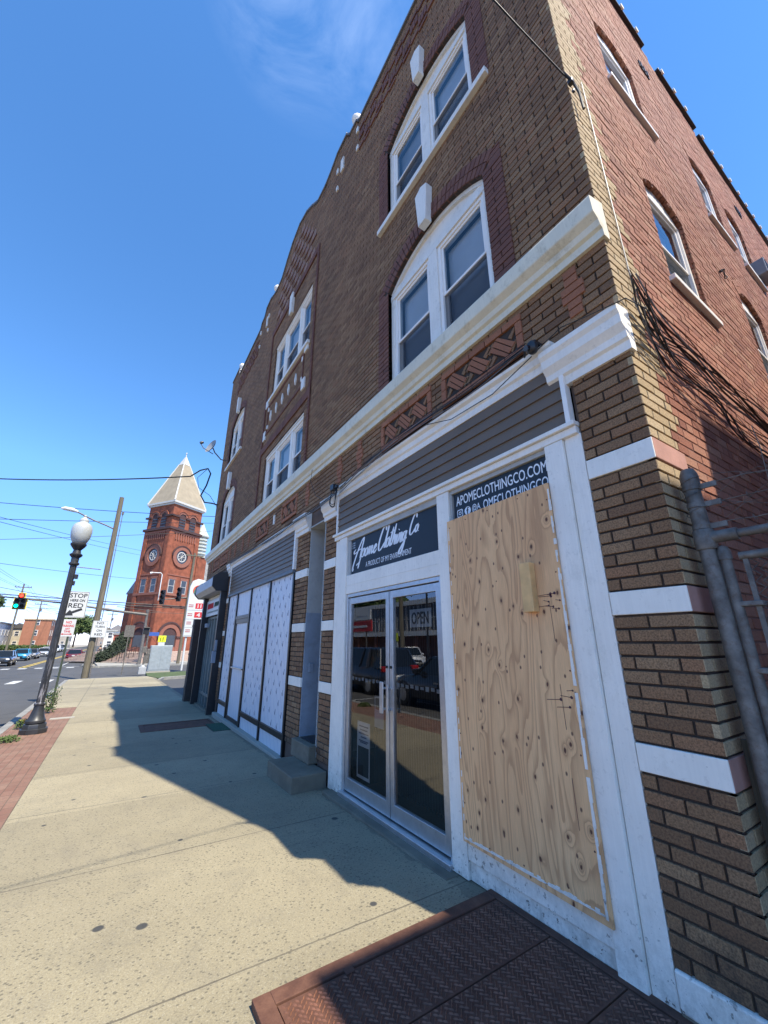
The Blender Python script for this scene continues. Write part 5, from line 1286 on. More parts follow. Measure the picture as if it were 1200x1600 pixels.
# far corner mast arms
MA=thing('signal_mast','silver signal mast on the far corner with a long arm over the street','signal mast',(.12,50.6,-.68))
mb=MB(); mb.tube([(0,0,0),(.05,0,.3),(-.0,0,5.4)],[.22,.17,.12],14); mb.tube([(0,0,5.35),(0,0,5.6)],.15,12); mb.build('mast',M['galv'],MA,smooth=40)
mb=MB(); mb.tube([(0,0,5.05),(-3,-.1,5.35),(-7,-.2,5.9),(-12.2,-.4,6.3)],[.14,.12,.09,.06],12); mb.build('arm',M['galv'],MA,smooth=50)
mb=MB(); mb.box(-4.3,-.3,5.5,-2.9,-.25,5.85) if False else mb.box(-3.9,-.26,5.55,-2.9,-.22,5.9); mb.build('street_name_plate',M['signwhite'],MA)
def sighead(name,label,loc,n_=3,double=False,lit=None,sc=1,rz=0):
    T=thing(name,label,'traffic light',loc,rz)
    bw=.55 if double else .3
    mb=MB()
    cells_=[(0,.76)]+([(-.17,.38),(.17,.38),(-.17,0),(.17,0)] if double else [(0,.38),(0,0)])
    if double:
        mb.prism([(-.24,1.0),(.24,1.0),(.24,.62),(.42,.6),(.42,-.26),(-.42,-.26),(-.42,.6),(-.24,.62)],lambda p:(p[0]*sc,.1,p[1]*sc),lambda p:(p[0]*sc,.13,p[1]*sc))
        mb.build('backplate',simple('yellow_edge',(.75,.6,.05),.5,bs=0),T)
        mb=MB(); mb.box(-.17*sc,-.05,.58*sc,.17*sc,.1,.95*sc); mb.box(-.36*sc,-.05,-.2*sc,.36*sc,.1,.579*sc)
    else: mb.box(-.17*sc,-.05,-.2*sc,.17*sc,.15,.95*sc)
    mb.build('housing',M['black'],T,bevel=.02)
    for i,(x,z) in enumerate(cells_):
        col=M['dark']
        if lit and i in lit: col=lit[i]
        mb=MB(); mb.lathe([(0,0),(.12*sc,0),(.12*sc,.02),(0,.03)],16,M=Matrix.Translation((x*sc,-.05,z*sc))@Matrix.Rotation(R(90),4,'X')); mb.build('lens',col,T)
        mb=MB(); mb.tube([(x*sc,-.05,z*sc),(x*sc,-.26,z*sc)],.13*sc,14,False); mb.build('visor',M['black'],T)
    return T
def emit(name,col,st):
    n=N(name); n.b.inputs['Emission Color'].default_value=(*col,1); n.b.inputs['Emission Strength'].default_value=st; n.b.inputs['Base Color'].default_value=(*col,1); return n.m
mr=emit('red_signal',(1,.02,.01),5); mg=emit('green_signal',(.0,.9,.45),3)
sighead('traffic_light','five lamp signal with yellow border showing red and a green arrow, over the street',(-10.5,50,4.8),double=True,lit={0:mr,3:mg},sc=1.25)
MB2=thing('signal_mast','second signal arm with a goose neck street light crossing in front of the church tower','signal mast',(5.2,50,-.7))
mb=MB(); mb.tube([(0,0,0),(0,0,7.4)],[.2,.13],12); mb.build('mast',M['galv'],MB2,smooth=50)
mb=MB(); mb.tube([(0,0,7.2),(-1.5,0,7.05),(-4.3,0,6.65)],[.1,.08,.05],10); mb.build('arm',M['galv'],MB2,smooth=50)
mb=MB(); mb.tube([(-4.3,0,6.6),(-4.33,0,9.45),(-4.5,0,9.62),(-5.3,0,9.58)],.05,8); mb.build('goose_neck',M['signwhite'],MB2,smooth=50)
mb=MB(); mb.tube([(-5.25,0,9.6),(-5.5,0,9.5)],[.07,.13],10); mb.build('lamp_head',M['signwhite'],MB2,smooth=50)
sighead('traffic_light','left of the two black signal heads in front of the church tower',(1.25,49.8,5.75),sc=1.35,rz=R(-35))
sighead('traffic_light','right of the two black signal heads in front of the church tower',(2.85,49.8,6.15),sc=1.35,rz=R(-35))
WP=thing('utility_pole','slim brown wooden pole with a crossarm beside the right edge of the church tower','utility pole',(3.78,49.9,-.7))
mb=MB(); mb.tube([(0,0,0),(.1,0,12.2)],[.17,.12],12); mb.build('pole',M['pole'],WP,smooth=50)
mb=MB(); mb.cbox((.1,-.1,11.9),(1.9,.12,.14)); mb.build('crossarm',M['pole'],WP)
# weeds
def leafy(name,label,cat,loc,r,h,n_,ls,mat='leaf',stems=6,group=None,flower=None,parent=None):
    T=thing(name,label,cat,loc,0,group) if parent is None else parent
    mb=MB()
    for k in range(stems):
        a=random.uniform(0,6.28); e=random.uniform(.3,1); tip=(r*e*math.cos(a),r*e*math.sin(a),h*random.uniform(.5,1))
        mb.tube([(0,0,0),(tip[0]*.4,tip[1]*.4,tip[2]*.6),tip],[.006,.004,.002],4)
    mb.build('stems',M[mat],T)
    mb=MB()
    for k in range(n_):
        a=random.uniform(0,6.28); q=random.random()**.6; z=h*random.uniform(.05,1); rr=r*q*(1-.4*z/h)
        c=Vector((rr*math.cos(a),rr*math.sin(a),z)); d=Vector((random.uniform(-1,1),random.uniform(-1,1),random.uniform(-.3,1))).normalized(); u=d.orthogonal().normalized()
        L=ls*random.uniform(.6,1.3); w=L*.32
        mb.raw([c-d*L,c+u*w,c+d*L,c-u*w],[(0,1,2,3)])
    mb.build('leaves',M[mat],T,fix=False)
    if flower:
        mb=MB()
        for k in range(7):
            a=random.uniform(0,6.28); mb.lathe([(0,0),(.018,.004),(0,.01)],6,(r*.7*math.cos(a)*random.random(),r*.7*math.sin(a)*random.random(),h*random.uniform(.7,1)))
        mb.build('flower_heads',simple('dandelion_yellow',(.8,.6,.02),.6,bs=0),T)
    return T
leafy('weed','tall green weed growing in the brick verge behind the lamp post','weed',(-3.57,13.75,G(13.7)),.22,.5,170,.045,stems=9,mat='darkweed')
leafy('weed','leafy weed shoots leaning round the foot of the sign post','weed',(-3.55,14.6,G(14.6)),.2,.6,80,.04,stems=6,mat='darkweed')
leafy('dandelion','clump of weeds with yellow flowers between lamp base and kerb','weed',(-3.72,11.2,G(11.2)),.16,.18,150,.035,flower=True)
leafy('weed','low tuft of yellowish weeds on the brick verge at the kerb','weed',(-3.72,9.7,G(9.7)),.22,.09,260,.03)
leafy('weed','small weed sprouting at the foot of the corner pilaster','weed',(-.03,-.06,0),.1,.1,70,.025)
mb=MB(); mb.box(-.18,-.10,-.02,.3,.1,.012); SL=mb.build('concrete_patch',M['newconc']); SL.location=(-3.2,12.4,G(12.4)); SL['kind']='structure'
# ================================================================== CHURCH
PHI=R(34); K=Vector((1.70,62,0))
CH=thing('church','red brick church with a square bell tower, tan pyramid spire and grey roofed nave','church',(K.x,K.y,0),PHI)
M['cbrick']=simple('church_red_brick',(.235,.07,.036),.9,var=.35,sc=1.6,bs=.8,bsc=5,dirt=.4,dcol=(.1,.04,.03),bd=.02)
M['cstone']=simple('red_sandstone',(.24,.095,.065),.85,var=.15,bs=.3)
M['cdark']=simple('dark_corbel_stone',(.06,.03,.03),.85,bs=.2)
M['cwin']=simple('dark_leaded_window',(.05,.06,.075),.25,bs=0)
M['spire']=simple('tan_spire_slate',(.30,.25,.175),.8,var=.15,sc=1.2,bs=.5,bsc=5,dirt=.35,dcol=(.3,.25,.15),bd=.03)
M['spirewhite']=simple('pale_metal_flashing',(.5,.49,.45),.5,bs=0)
W_=5.1
def fpt(face,u,z,o): return (u,-o,z) if face==0 else (-o,u,z)
def fbox(name,face,u0,u1,z0,z1,o0,o1,mat,parent=CH):
    mb=MB(); mb.box(*fpt(face,u0,z0,o0),*fpt(face,u1,z1,o1)); return mb.build(name,M[mat],parent)
mb=MB(); mb.box(0,0,-1,W_,W_,21.1); mb.build('tower_wall',M['cbrick'],CH)
def fpoly(mb,face,pts,o0,o1): mb.prism(pts,lambda p:fpt(face,p[0],p[1],o0),lambda p:fpt(face,p[0],p[1],o1))
def archshape(cu,z0,sp,r,n=14): return [(cu-r,z0)]+[(cu-r*math.cos(math.pi*i/n),sp+r*math.sin(math.pi*i/n)) for i in range(n+1)]+[(cu+r,z0)]
def ring(name,face,cu,cz,r0,r1,o0,o1,mat,a0=0,a1=180,parent=CH,n=20):
    mb=MB()
    for i in range(n):
        a=R(a0+(a1-a0)*i/n);b=R(a0+(a1-a0)*(i+1)/n)
        fpoly(mb,face,[(cu+r0*math.cos(a),cz+r0*math.sin(a)),(cu+r1*math.cos(a),cz+r1*math.sin(a)),(cu+r1*math.cos(b),cz+r1*math.sin(b)),(cu+r0*math.cos(b),cz+r0*math.sin(b))],o0,o1)
    return mb.build(name,M[mat],parent)
for f in (0,1):
    # portal
    cu=W_/2; mb=MB(); fpoly(mb,f,archshape(cu,.3,2.25,1.15),.0,.03); d=mb.build('portal_opening',M['cdark'],CH)
    mb=MB(); mb.box(*fpt(f,cu-.95,.35,.03),*fpt(f,cu+.95,2.4,.06)); mb.build('portal_door',M['cwin'],d)
    ring('portal_arch',f,cu,2.25,1.15,1.75,0,.14,'cstone'); ring('portal_hood',f,cu,2.25,1.75,1.95,0,.24,'cdark')
    for s in (-1,1): fbox('portal_jamb',f,cu+s*1.15,cu+s*1.75,.3,2.05,0,.14,'cstone'); fbox('impost_block',f,cu+s*1.1,cu+s*1.95,2.05,2.27,0,.26,'cdark')
    fbox('low_string_course',f,-.06,W_+.06,6.2,6.42,0,.08,'cdark')
    fbox('base_plinth',f,-.08,W_+.08,-.7,.9,.0,.08,'cstone')
    # paired windows
    fbox('sill_course',f,-.12,W_+.12,7.75,8.05,0,.16,'cstone')
    for c in (1.55,3.6):
        w=fbox('tower_window',f,c-.48,c+.48,8.1,10.0,.0,.05,'spirewhite'); mb=MB(); mb.box(*fpt(f,c-.40,8.18,.05),*fpt(f,c+.40,9.05,.06)); mb.build('pane',M['cwin'],w); mb=MB(); mb.box(*fpt(f,c-.40,9.12,.05),*fpt(f,c+.40,9.94,.06)); mb.build('pane',M['cwin'],w)
        fbox('lintel',f,c-.65,c+.65,10.0,10.3,0,.1,'cstone'); 
        for s in (-1,1): fbox('window_pier',f,c+s*.5,c+s*.7,8.05,10.0,0,.08,'cstone')
    fbox('upper_string_course',f,-.05,W_+.05,10.55,10.7,0,.07,'cstone')
    # round window
    ring('round_window_surround',f,cu,13.35,1.0,1.55,0,.18,'cstone',0,360,n=32); ring('round_window_hood',f,cu,13.35,1.55,1.68,0,.26,'cdark',0,180)
    mb=MB(); fpoly(mb,f,[(cu+1.0*math.cos(R(15*i)),13.35+1.0*math.sin(R(15*i))) for i in range(24)],0,.03); w=mb.build('round_window',M['cwin'],CH)
    ring('inner_ring',f,cu,13.35,.62,.74,.03,.08,'spirewhite',0,360,w,n=24)
    mb=MB()
    for i in range(4):
        a=R(45*i); u=(.62*math.cos(a),.62*math.sin(a)); 
        mb.tube([fpt(f,cu-u[0],13.35-u[1],.06),fpt(f,cu+u[0],13.35+u[1],.06)],.035,4)
    mb.build('tracery',M['spirewhite'],w)
    for i in range(9): fbox('corbel',f,.95+i*.42,1.12+i*.42,15.7,16.7,0,.12,'cstone')
    fbox('corbel_table',f,.0,W_,16.7,16.95,0,.14,'cstone'); fbox('belfry_cornice',f,-.3,W_+.3,17.05,17.4,0,.34,'cdark')
    for u in (0,W_-.62): fbox('corner_pier',f,u-.08 if u==0 else u,u+.62 if u==0 else W_+.08,.9,17.05,0,.13,'cbrick')
    for c in (1.72,3.56):
        mb=MB(); fpoly(mb,f,archshape(c,17.45,19.15,.56),0,.03); w=mb.build('belfry_opening',M['cdark'],CH)
        mb=MB()
        for i in range(4): mb.box(*fpt(f,c-.5,17.5+i*.42,.03),*fpt(f,c+.5,17.62+i*.42,.08))
        mb.build('louvre',M['spirewhite'] if False else M['cwin'],w)
        ring('belfry_arch',f,c,19.15,.56,.86,0,.12,'cstone'); ring('belfry_hood',f,c,19.15,.86,.97,0,.2,'cbrick')
    for a,b in ((-.25,1.14),(2.3,2.98),(4.14,W_+.25)): fbox('impost_course',f,a,b,19.0,19.25,0,.3,'cdark')
fb=MB(); fb.box(-.36,-.36,21.1,W_+.36,W_+.36,21.38); fb.box(-.2,-.2,20.85,W_+.2,W_+.2,21.1); fb.build('eaves_cornice',M['spirewhite'],CH)
c0=W_/2; A=-.32;Bq=W_+.32
def lerp3(p,q,t): return tuple(p[i]+(q[i]-p[i])*t for i in range(3))
apex=(c0,c0,30.3); base=[(A,A,21.36),(Bq,A,21.36),(Bq,Bq,21.36),(A,Bq,21.36)]
mb=MB(); mid=[lerp3(b,apex,.8) for b in base]
for i in range(4): mb.face([base[i],base[(i+1)%4],mid[(i+1)%4],mid[i]])
mb.face(base); mb.build('spire_roof',M['spire'],CH)
mb=MB(); low=[lerp3(b,apex,.795) for b in base]; low=[(c0+(p[0]-c0)*1.06,c0+(p[1]-c0)*1.06,p[2]) for p in low]
for i in range(4): mb.face([low[i],low[(i+1)%4],apex])
mb.face(low); mb.build('spire_cap',M['spirewhite'],CH)
for b,m_ in zip(base,mid): mb=MB(); mb.tube([b,m_],[.13,.09],4); mb.build('hip_flashing',M['spirewhite'],CH)
mb=MB(); mb.lathe([(.08,0),(.05,.3),(.14,.42),(.05,.55),(.0,.75)],10,(c0,c0,30.2)); mb.build('spire_finial',M['spirewhite'],CH,smooth=40)
mb=MB(); mb.box(W_+.01,2.5,-1,16,14,9); mb.build('nave_wall',M['cbrick'],CH)
mb=MB(); mb.prism([(2.0,8.9),(14.5,8.9),(8.2,16.5)],lambda p:(W_+.05,p[0],p[1]),lambda p:(16.5,p[0],p[1])); mb.build('nave_roof',simple('grey_slate_roof',(.2,.2,.2),.8,var=.3,sc=1.5,bs=.5,bsc=6,dirt=.3),CH)
mb=MB(); 
for i in range(6): mb.lathe([(1.0,14.2+i*.55),(1.0,14.45+i*.55),(.8,14.5+i*.55),(.8,14.75+i*.55)],10,(7.0,1.6,0))
mb.lathe([(1.15,17.5),(1.2,17.7),(.7,18.5),(0,20.0)],10,(7.0,1.6,0)); mb.build('lantern_turret',simple('pale_green_louvre',(.45,.48,.44),.6,bs=0),CH,smooth=30)
mb=MB(); mb.box(6.1,.8,-1,7.9,2.4,14.2); mb.build('stair_turret',M['cbrick'],CH)
CS=thing('church_steps','broad pale stone steps wrapping the foot of the church tower','steps',(K.x,K.y,-.7),PHI)
for i in range(7):
    mb=MB(); d=3.7+.46*(6-i); mb.box(-d,-d-.3,i*.145,14-.0*d,W_+2,(i+1)*.145); mb.build('step',simple('step_stone_%d'%0,(.4,.3,.24),.85,var=.15,bs=.2,dirt=.3) if i==0 else bpy.data.materials['step_stone_0'],CS)
for k in (0,1):
    mb=MB(); 
    for i in range(6):
        p=(-6.3+i*.55,-2.2-k*1.2,.1+i*.16); mb.tube([p,(p[0],p[1],p[2]+.9)],.03,6)
    mb.tube([(-6.3,-2.2-k*1.2,1.0),(-3.55,-2.2-k*1.2,1.8)],.03,6); mb.build('handrail',M['blackmetal'],CS)
# clipped dark shrubs climbing beside the steps
def clump(name,label,cat,loc,blobs,n_,ls,mat,trunk=0,group=None,kind=None):
    T=thing(name,label,cat,loc,0,group)
    if trunk:
        mb=MB(); mb.tube([(0,0,-.2),(.05,.0,trunk*.5),(0,.1,trunk)],[.05*trunk**.8,.04*trunk**.8,.02*trunk**.8],8)
        for (x,y,z,rx,ry,rz) in blobs[:7]: mb.tube([(0,0,trunk*.55),(x*.5,y*.5,(z+trunk*.6)/2),(x,y,z)],[.028*trunk**.8,.018*trunk**.8,.006*trunk],6)
        mb.build('trunk',M['bark'],T,smooth=50)
    mb=MB(); tot=sum(b[3]*b[4]*b[5] for b in blobs)
    for (x,y,z,rx,ry,rz) in blobs:
        m_=int(n_*rx*ry*rz/tot)+1
        for _ in range(m_):
            d=Vector((random.gauss(0,1),random.gauss(0,1),random.gauss(0,1))).normalized()*(random.random()**.33)*random.uniform(.85,1.12)
            c=Vector((x+d.x*rx,y+d.y*ry,z+d.z*rz)); t=Vector((random.uniform(-1,1),random.uniform(-1,1),random.uniform(-1,1))).normalized(); u=t.orthogonal().normalized(); L=ls*random.uniform(.6,1.4)
            mb.raw([c-t*L,c+u*L*.6,c+t*L,c-u*L*.6],[(0,1,2,3)])
    mb.build('crown' if trunk else 'foliage',M[mat],T,fix=False)
    return T
clump('clipped_shrub','dark clipped evergreen shrub mounding up beside the church steps','shrub',(-3.3,58.3,-.7),[(0,0,.55,.75,.7,.75),(.6,.8,.8,.7,.7,.85),(1.0,1.6,1.2,.7,.7,1.1),(1.4,2.4,1.7,.7,.7,1.3),(1.9,3.2,2.2,.7,.7,1.4)],9000,.10,'darkleaf')
def tree(name,label,loc,h,r,n_=5000,ls=.28,mat='leaf',group=None):
    bl=[]
    for i in range(13):
        a=random.uniform(0,6.28); q=random.uniform(.15,.75)*r; z=h*random.uniform(.45,.88); s=r*random.uniform(.3,.5)
        bl.append((q*math.cos(a),q*math.sin(a),z,s,s,s*.8))
    return clump(name,label,'tree',loc,bl,n_,ls,mat,trunk=h*.75,group=group)
tree('leafy_tree','green tree at the left edge beyond the white building','leafy_tree' and (-38,165,-.7),17,6,3500,.5)
tree('leafy_tree','round distant tree above the far end of the street',(-17.5,230,-.7),15,9,3000,.6)
tree('leafy_tree','small street tree in front of the far left houses',(-20,205,-.7),9,4,1500,.4)
# ================================================================== HOUSES
def house(name,label,cat,loc,w,d,h,mat,rows,cols,roof='flat',rmat=None,ww=1.1,wh=1.5,rz=0,gable=2.5,z0=1.0,dz=3.0,side=True,skip=()):
    T=thing(name,label,cat,loc,rz); mb=MB(); mb.box(0,0,-1,w,d,h); mb.build('wall',mat,T)
    rm=rmat or M['blackmetal']
    if roof=='flat': mb=MB(); mb.box(-.25,-.25,h,w+.25,d+.25,h+.35); mb.build('roof',rm,T)
    else:
        mb=MB(); mb.prism([(-.4,h),(w+.4,h),(w/2,h+gable)],lambda p:(p[0],-.4,p[1]),lambda p:(p[0],d+.4,p[1])); mb.build('roof',rm,T)
    def wi(x,y,z,f):
        mb=MB(); 
        if f==0: mb.box(x-ww/2,-.06,z,x+ww/2,0,z+wh)
        else: mb.box(w,y-ww/2,z,w+.06,y+ww/2,z+wh)
        o=mb.build('window',M['vinyl'],T); mb=MB()
        for k in (0,1):
            a=z+.08+k*(wh/2); b=z+wh/2-.04+k*(wh/2-.04)
            if f==0: mb.box(x-ww/2+.09,-.075,a,x+ww/2-.09,-.06,b)
            else: mb.box(w+.06,y-ww/2+.09,a,w+.075,y+ww/2-.09,b)
        mb.build('pane',M['cwin'],o)
    for r in range(rows):
        for c in range(cols):
            if (r,c) in skip: continue
            wi(w*(c+.5)/cols,0,z0+r*dz,0)
        if side:
            nc=max(1,int(d/4))
            for c in range(nc): wi(w,d*(c+.5)/nc,z0+r*dz,1)
    return T
hm=lambda nm,c: simple(nm,c,.85,var=.12,sc=1.5,bs=.2,bsc=10)
house('apartment_building','orange brick three storey flats with a vertical strip of windows, far left','building',(-25.6,158,-.7),6.4,22,8.5,hm('orange_apartment_brick',(.30,.125,.07)),3,3,'flat',hm('tan_parapet',(.42,.32,.2)),skip=((0,0),(1,0),(2,0),(0,2),(1,2),(2,2)),ww=.9,wh=1.6)
house('house','white clapboard building at the left edge behind the dark car','building',(-39,150,-.7),9.6,20,7.2,hm('white_clapboard',(.5,.51,.52)),2,3,'flat',hm('grey_roof',(.15,.16,.17)))
house('house','cream gabled house between the white building and the orange flats','house',(-30.5,172,-.7),3.6,12,6.4,hm('cream_siding',(.43,.38,.28)),2,1,'gable',hm('dark_shingle',(.08,.075,.07)),gable=1.6)
cols=[(.35,.32,.28),(.2,.085,.06),(.42,.42,.41),(.18,.155,.14),(.32,.27,.2)]; nm=['pale grey','brick red','white','brown','tan']
for i in range(5):
    house('house','%s row house, %s along the left side of the far street'%(nm[i],('first','second','third','fourth','last')[i]),'house',(-24-i*1.2,196+i*17,-.7),7,12,6.5+(i*37%3),hm('house_wall_%d'%i,cols[i]),2,2,'gable' if i%2 else 'flat',hm('house_roof_%d'%i,(.1,.09,.09)))
house('shop_building','small red building with a flat roof, right of the far street beyond the steps','building',(-2.7,112,-.7),2.6,14,3.8,hm('shop_red',(.38,.09,.06)),1,1,'flat',hm('shop_roof',(.2,.2,.2)),ww=1.6,wh=1.6,z0=.9)
house('shop_building','narrow pale building beside the small red one on the far street','building',(-4.9,135,-.7),2.6,14,5.0,hm('shop_pale',(.6,.58,.5)),2,1,'flat',hm('shop_roof2',(.35,.35,.33)),dz=2.2)
house('house','white gabled house at the far right end of the street','house',(-5.2,185,-.7),6,14,6,hm('far_white',(.66,.66,.64)),2,2,'gable',hm('far_roof',(.2,.19,.19)))
house('house','brown house closing the view down the far street','house',(-14,300,-.7),10,14,9,hm('far_brown',(.3,.24,.2)),2,3,'gable',hm('far_roof3',(.16,.14,.13)))
for i,(x,y,w) in enumerate(((-25.0,155,6),(-31,158,4.5))):
    clump('hedge',('clipped green hedge before the orange flats','low green hedge before the cream house')[i],'hedge',(x,y,-.7),[(w*k/5,0,.7,w/6,.6,.75) for k in range(6)],1800,.22,'leaf')
# ================================================================== VEHICLES
M['tyre']=simple('rubber_tyre',(.02,.02,.02),.8,bs=.2)
M['rim']=simple('alloy_rim',(.45,.46,.47),.35,.8,bs=0)
M['carglass']=simple('car_glass',(.012,.015,.018),.06,bs=0)
M['headlamp']=simple('headlamp_lens',(.75,.76,.78),.1,bs=0)
M['taillamp']=simple('tail_lamp_red',(.4,.01,.01),.2,bs=0)
def paintm(nm,c): n=N(nm); return n.fin(c,.28,.15,Coat_Weight=.8,Coat_Roughness=.05)
def car(label,loc,rz,paint,kind='sedan',name='parked_car',group=None):
    T=thing(name,label,'car' if kind!='suv' else 'SUV',loc,rz,group)
    L,W,H={'sedan':(4.6,1.8,1.42),'suv':(4.7,1.88,1.70),'hatch':(4.1,1.75,1.5)}[kind]; h=L/2; w=W/2; bl=.92 if kind!='suv' else 1.02; g=.2
    if kind=='sedan': st=[(-h,.5,.55,.62,.72),(-h+.12,.30,.86,.90,.86),(-h+.9,g,.90,.97,1),(-.3,g,bl,1,1),(.95,g,.90,.99,1),(h-.7,g,.82,.95,.97),(h-.15,.26,.70,.90,.86),(h,.38,.55,.55,.72)]
    else: st=[(-h,.45,.7,.75,.8),(-h+.08,.30,1.0,.93,.9),(-h+.8,g+.05,bl,.99,1),(-.2,g+.05,bl,1,1),(.95,g+.05,bl-.03,.99,1),(h-.55,g+.05,.95,.96,.97),(h-.12,.3,.82,.92,.9),(h,.42,.62,.62,.8)]
    mb=MB(); n_=10; b=0
    for (y,zl,zh,wf,wl) in st:
        hw=w*wl; zm=(zl+zh)/2
        sec=[(-hw*.8,zl),(-hw*.97,zl+.1*(zh-zl)),(-hw,zl+.45*(zh-zl)),(-hw*.985,zl+.75*(zh-zl)),(-hw*.90*wf/max(wl,.01)*wl,zh)]
        sec=sec+[(-x,z) for x,z in sec[::-1]]
        mb.v+=[(x,y,z) for x,z in sec]
    for i in range(len(st)-1):
        for j in range(n_): a=i*n_+j; c=i*n_+(j+1)%n_; mb.f.append((a,c,c+n_,a+n_)); mb.mi.append(0)
    mb.f.append(tuple(range(n_))[::-1]); mb.mi.append(0); e=(len(st)-1)*n_; mb.f.append(tuple(range(e,e+n_))); mb.mi.append(0)
    body=mb.build('body',paint,T,smooth=35,bevel=.02)
    if kind=='sedan': base=(-h+.75,.98); top=(-.75,.35)
    elif kind=='suv': base=(-h+.12,1.0); top=(-h+.45,.35)
    else: base=(-h+.15,.95); top=(-h+.55,.3)
    wb=w*.90; wt=w*.68; z0=bl-.06; z1=H-.05
    ys0,ys1=base; yt0,yt1=top
    B_=[(-wb,ys0,z0),(wb,ys0,z0),(wb,ys1,z0-.04),(-wb,ys1,z0-.04)]; T_=[(-wt,yt0,z1),(wt,yt0,z1),(wt,yt1,z1),(-wt,yt1,z1)]
    mb=MB(); mb.raw(B_+T_,[(0,1,2,3),(4,5,6,7),(0,1,5,4),(1,2,6,5),(2,3,7,6),(3,0,4,7)]); mb.build('glazing',M['carglass'],T,bevel=.03)
    mb=MB(); mb.raw([(x*1.03,y,z-.02) for x,y,z in T_]+[(x*.93,y*.97,z+.05) for x,y,z in T_],[(0,1,2,3),(4,5,6,7),(0,1,5,4),(1,2,6,5),(2,3,7,6),(3,0,4,7)]); mb.build('roof',paint,T,bevel=.02)
    mb=MB()
    for s in (-1,1):
        for (p,q) in ((B_[0 if s<0 else 1],T_[0 if s<0 else 1]),(B_[3 if s<0 else 2],T_[3 if s<0 else 2])): mb.tube([(p[0]*1.01,p[1],p[2]),(q[0]*1.01,q[1],q[2])],.045,6)
        ym=(ys0+ys1)/2-.05; yq=(yt0+yt1)/2; mb.tube([(s*wb*1.01,ym,z0),(s*wt*1.02,yq,z1)],.04,6)
        if kind=='suv': mb.tube([(s*wb*1.01,ys0+.9,z0),(s*wt*1.02,yt0+.7,z1)],.07,6)
    mb.build('pillar',paint,T)
    for y in (-h+.85,h-.88):
        for s in (-1,1):
            rr=.34 if kind=='suv' else .31
            Mw=Matrix.Translation((s*(w-.12),y,rr))@Matrix.Rotation(R(90)*s,4,'Y')
            mb=MB(); mb.lathe([(rr*.6,.13),(rr*.95,.13),(rr,.09),(rr,-.09),(rr*.9,-.1)],20,M=Mw); wh=mb.build('wheel',M['tyre'],T,smooth=40)
            mb=MB(); mb.lathe([(.0,.13),(rr*.15,.14),(rr*.6,.135),(rr*.62,.10)],16,M=Mw); mb.build('rim',M['rim'],wh)
            mb=MB(); mb.lathe([(rr+.07,-.14),(rr+.07,.105),(rr+.02,.108),(rr+.02,-.14)],20,M=Mw); mb.build('wheel_arch',M['black'],T)
    for s in (-1,1):
        mb=MB(); mb.box(s*w*.55,h-.16,.62 if kind!='suv' else .72,s*w*.88,h-.03,.76 if kind!='suv' else .88); mb.build('headlight',M['headlamp'],T,bevel=.03)
        mb=MB(); mb.box(s*w*.60,-h+.0,.72 if kind!='suv' else .85,s*w*.9,-h+.16,.86 if kind!='suv' else 1.05); mb.build('tail_light',M['taillamp'],T,bevel=.03)
        mb=MB(); mb.box(s*w*.92,ys1-.35,bl,s*(w+.12),ys1-.2,bl+.14); mb.build('wing_mirror',paint,T,bevel=.03)
        mb=MB(); mb.box(s*w*.99,-.25,bl-.22,s*w*1.01,-.05,bl-.18); mb.build('door_handle',M['rim'],T)
    mb=MB(); mb.box(-w*.5,h-.06,.42,w*.5,h+.01,.62); mb.build('grille',M['black'],T,bevel=.02)
    mb=MB(); mb.box(-.16,h,.34,.16,h+.02,.44); mb.build('number_plate',M['signwhite'],T); mb=MB(); mb.box(-.16,-h-.02,.62,.16,-h+.02,.74); mb.build('number_plate',M['signwhite'],T)
    return T
blk=paintm('black_car_paint',(.012,.013,.015)); navy=paintm('dark_blue_car_paint',(.012,.018,.035)); cy=paintm('turquoise_car_paint',(.01,.22,.38)); gr=paintm('grey_car_paint',(.1,.105,.11)); si=paintm('silver_car_paint',(.42,.43,.44)); wh=paintm('white_car_paint',(.6,.61,.62)); rd=paintm('maroon_car_paint',(.12,.012,.02))
PI=math.pi
car('dark car with headlights on, first in the oncoming queue at the left edge',(-11.9,58.5,-.82),PI,blk,'hatch','car')
car('bright turquoise car behind the first dark oncoming car',(-12.6,73.5,-.82),PI,cy,'hatch','car')
car('small grey car behind the turquoise one',(-12.5,80.5,-.82),PI,gr,'sedan','car')
car('silver sedan waiting further back in the oncoming lane',(-12.3,92,-.82),PI,si,'sedan','car')
for i in range(5): car(('white car parked by the far left kerb, nearest of the distant row','dark car second in the distant left row','white car third in the distant left row','grey car fourth in the distant left row','white van like car last in the distant left row')[i],(-13.6-.15*i,108+i*9,-.82),PI,(wh,blk,wh,gr,wh)[i],('sedan','hatch','suv','sedan','suv')[i])
car('dark maroon car driving away behind the wooden pole',(-6.6,70,-.82),0,rd,'sedan','car')
car('black SUV standing in the near lane, seen mirrored in the left door pane',(-6.8,14.6,G(14.6)-.13),0,navy,'suv','car')
car('black sedan in the near lane, seen mirrored in the right door pane',(-6.2,8.6,G(8.6)-.13),0,blk,'sedan','car')
car('white SUV in the car park across the street',(-21.2,31.0,-.62),R(-155),wh,'suv')
car('dark parked car in the car park across the street',(-21.5,39.5,-.7),R(-150),gr,'sedan')
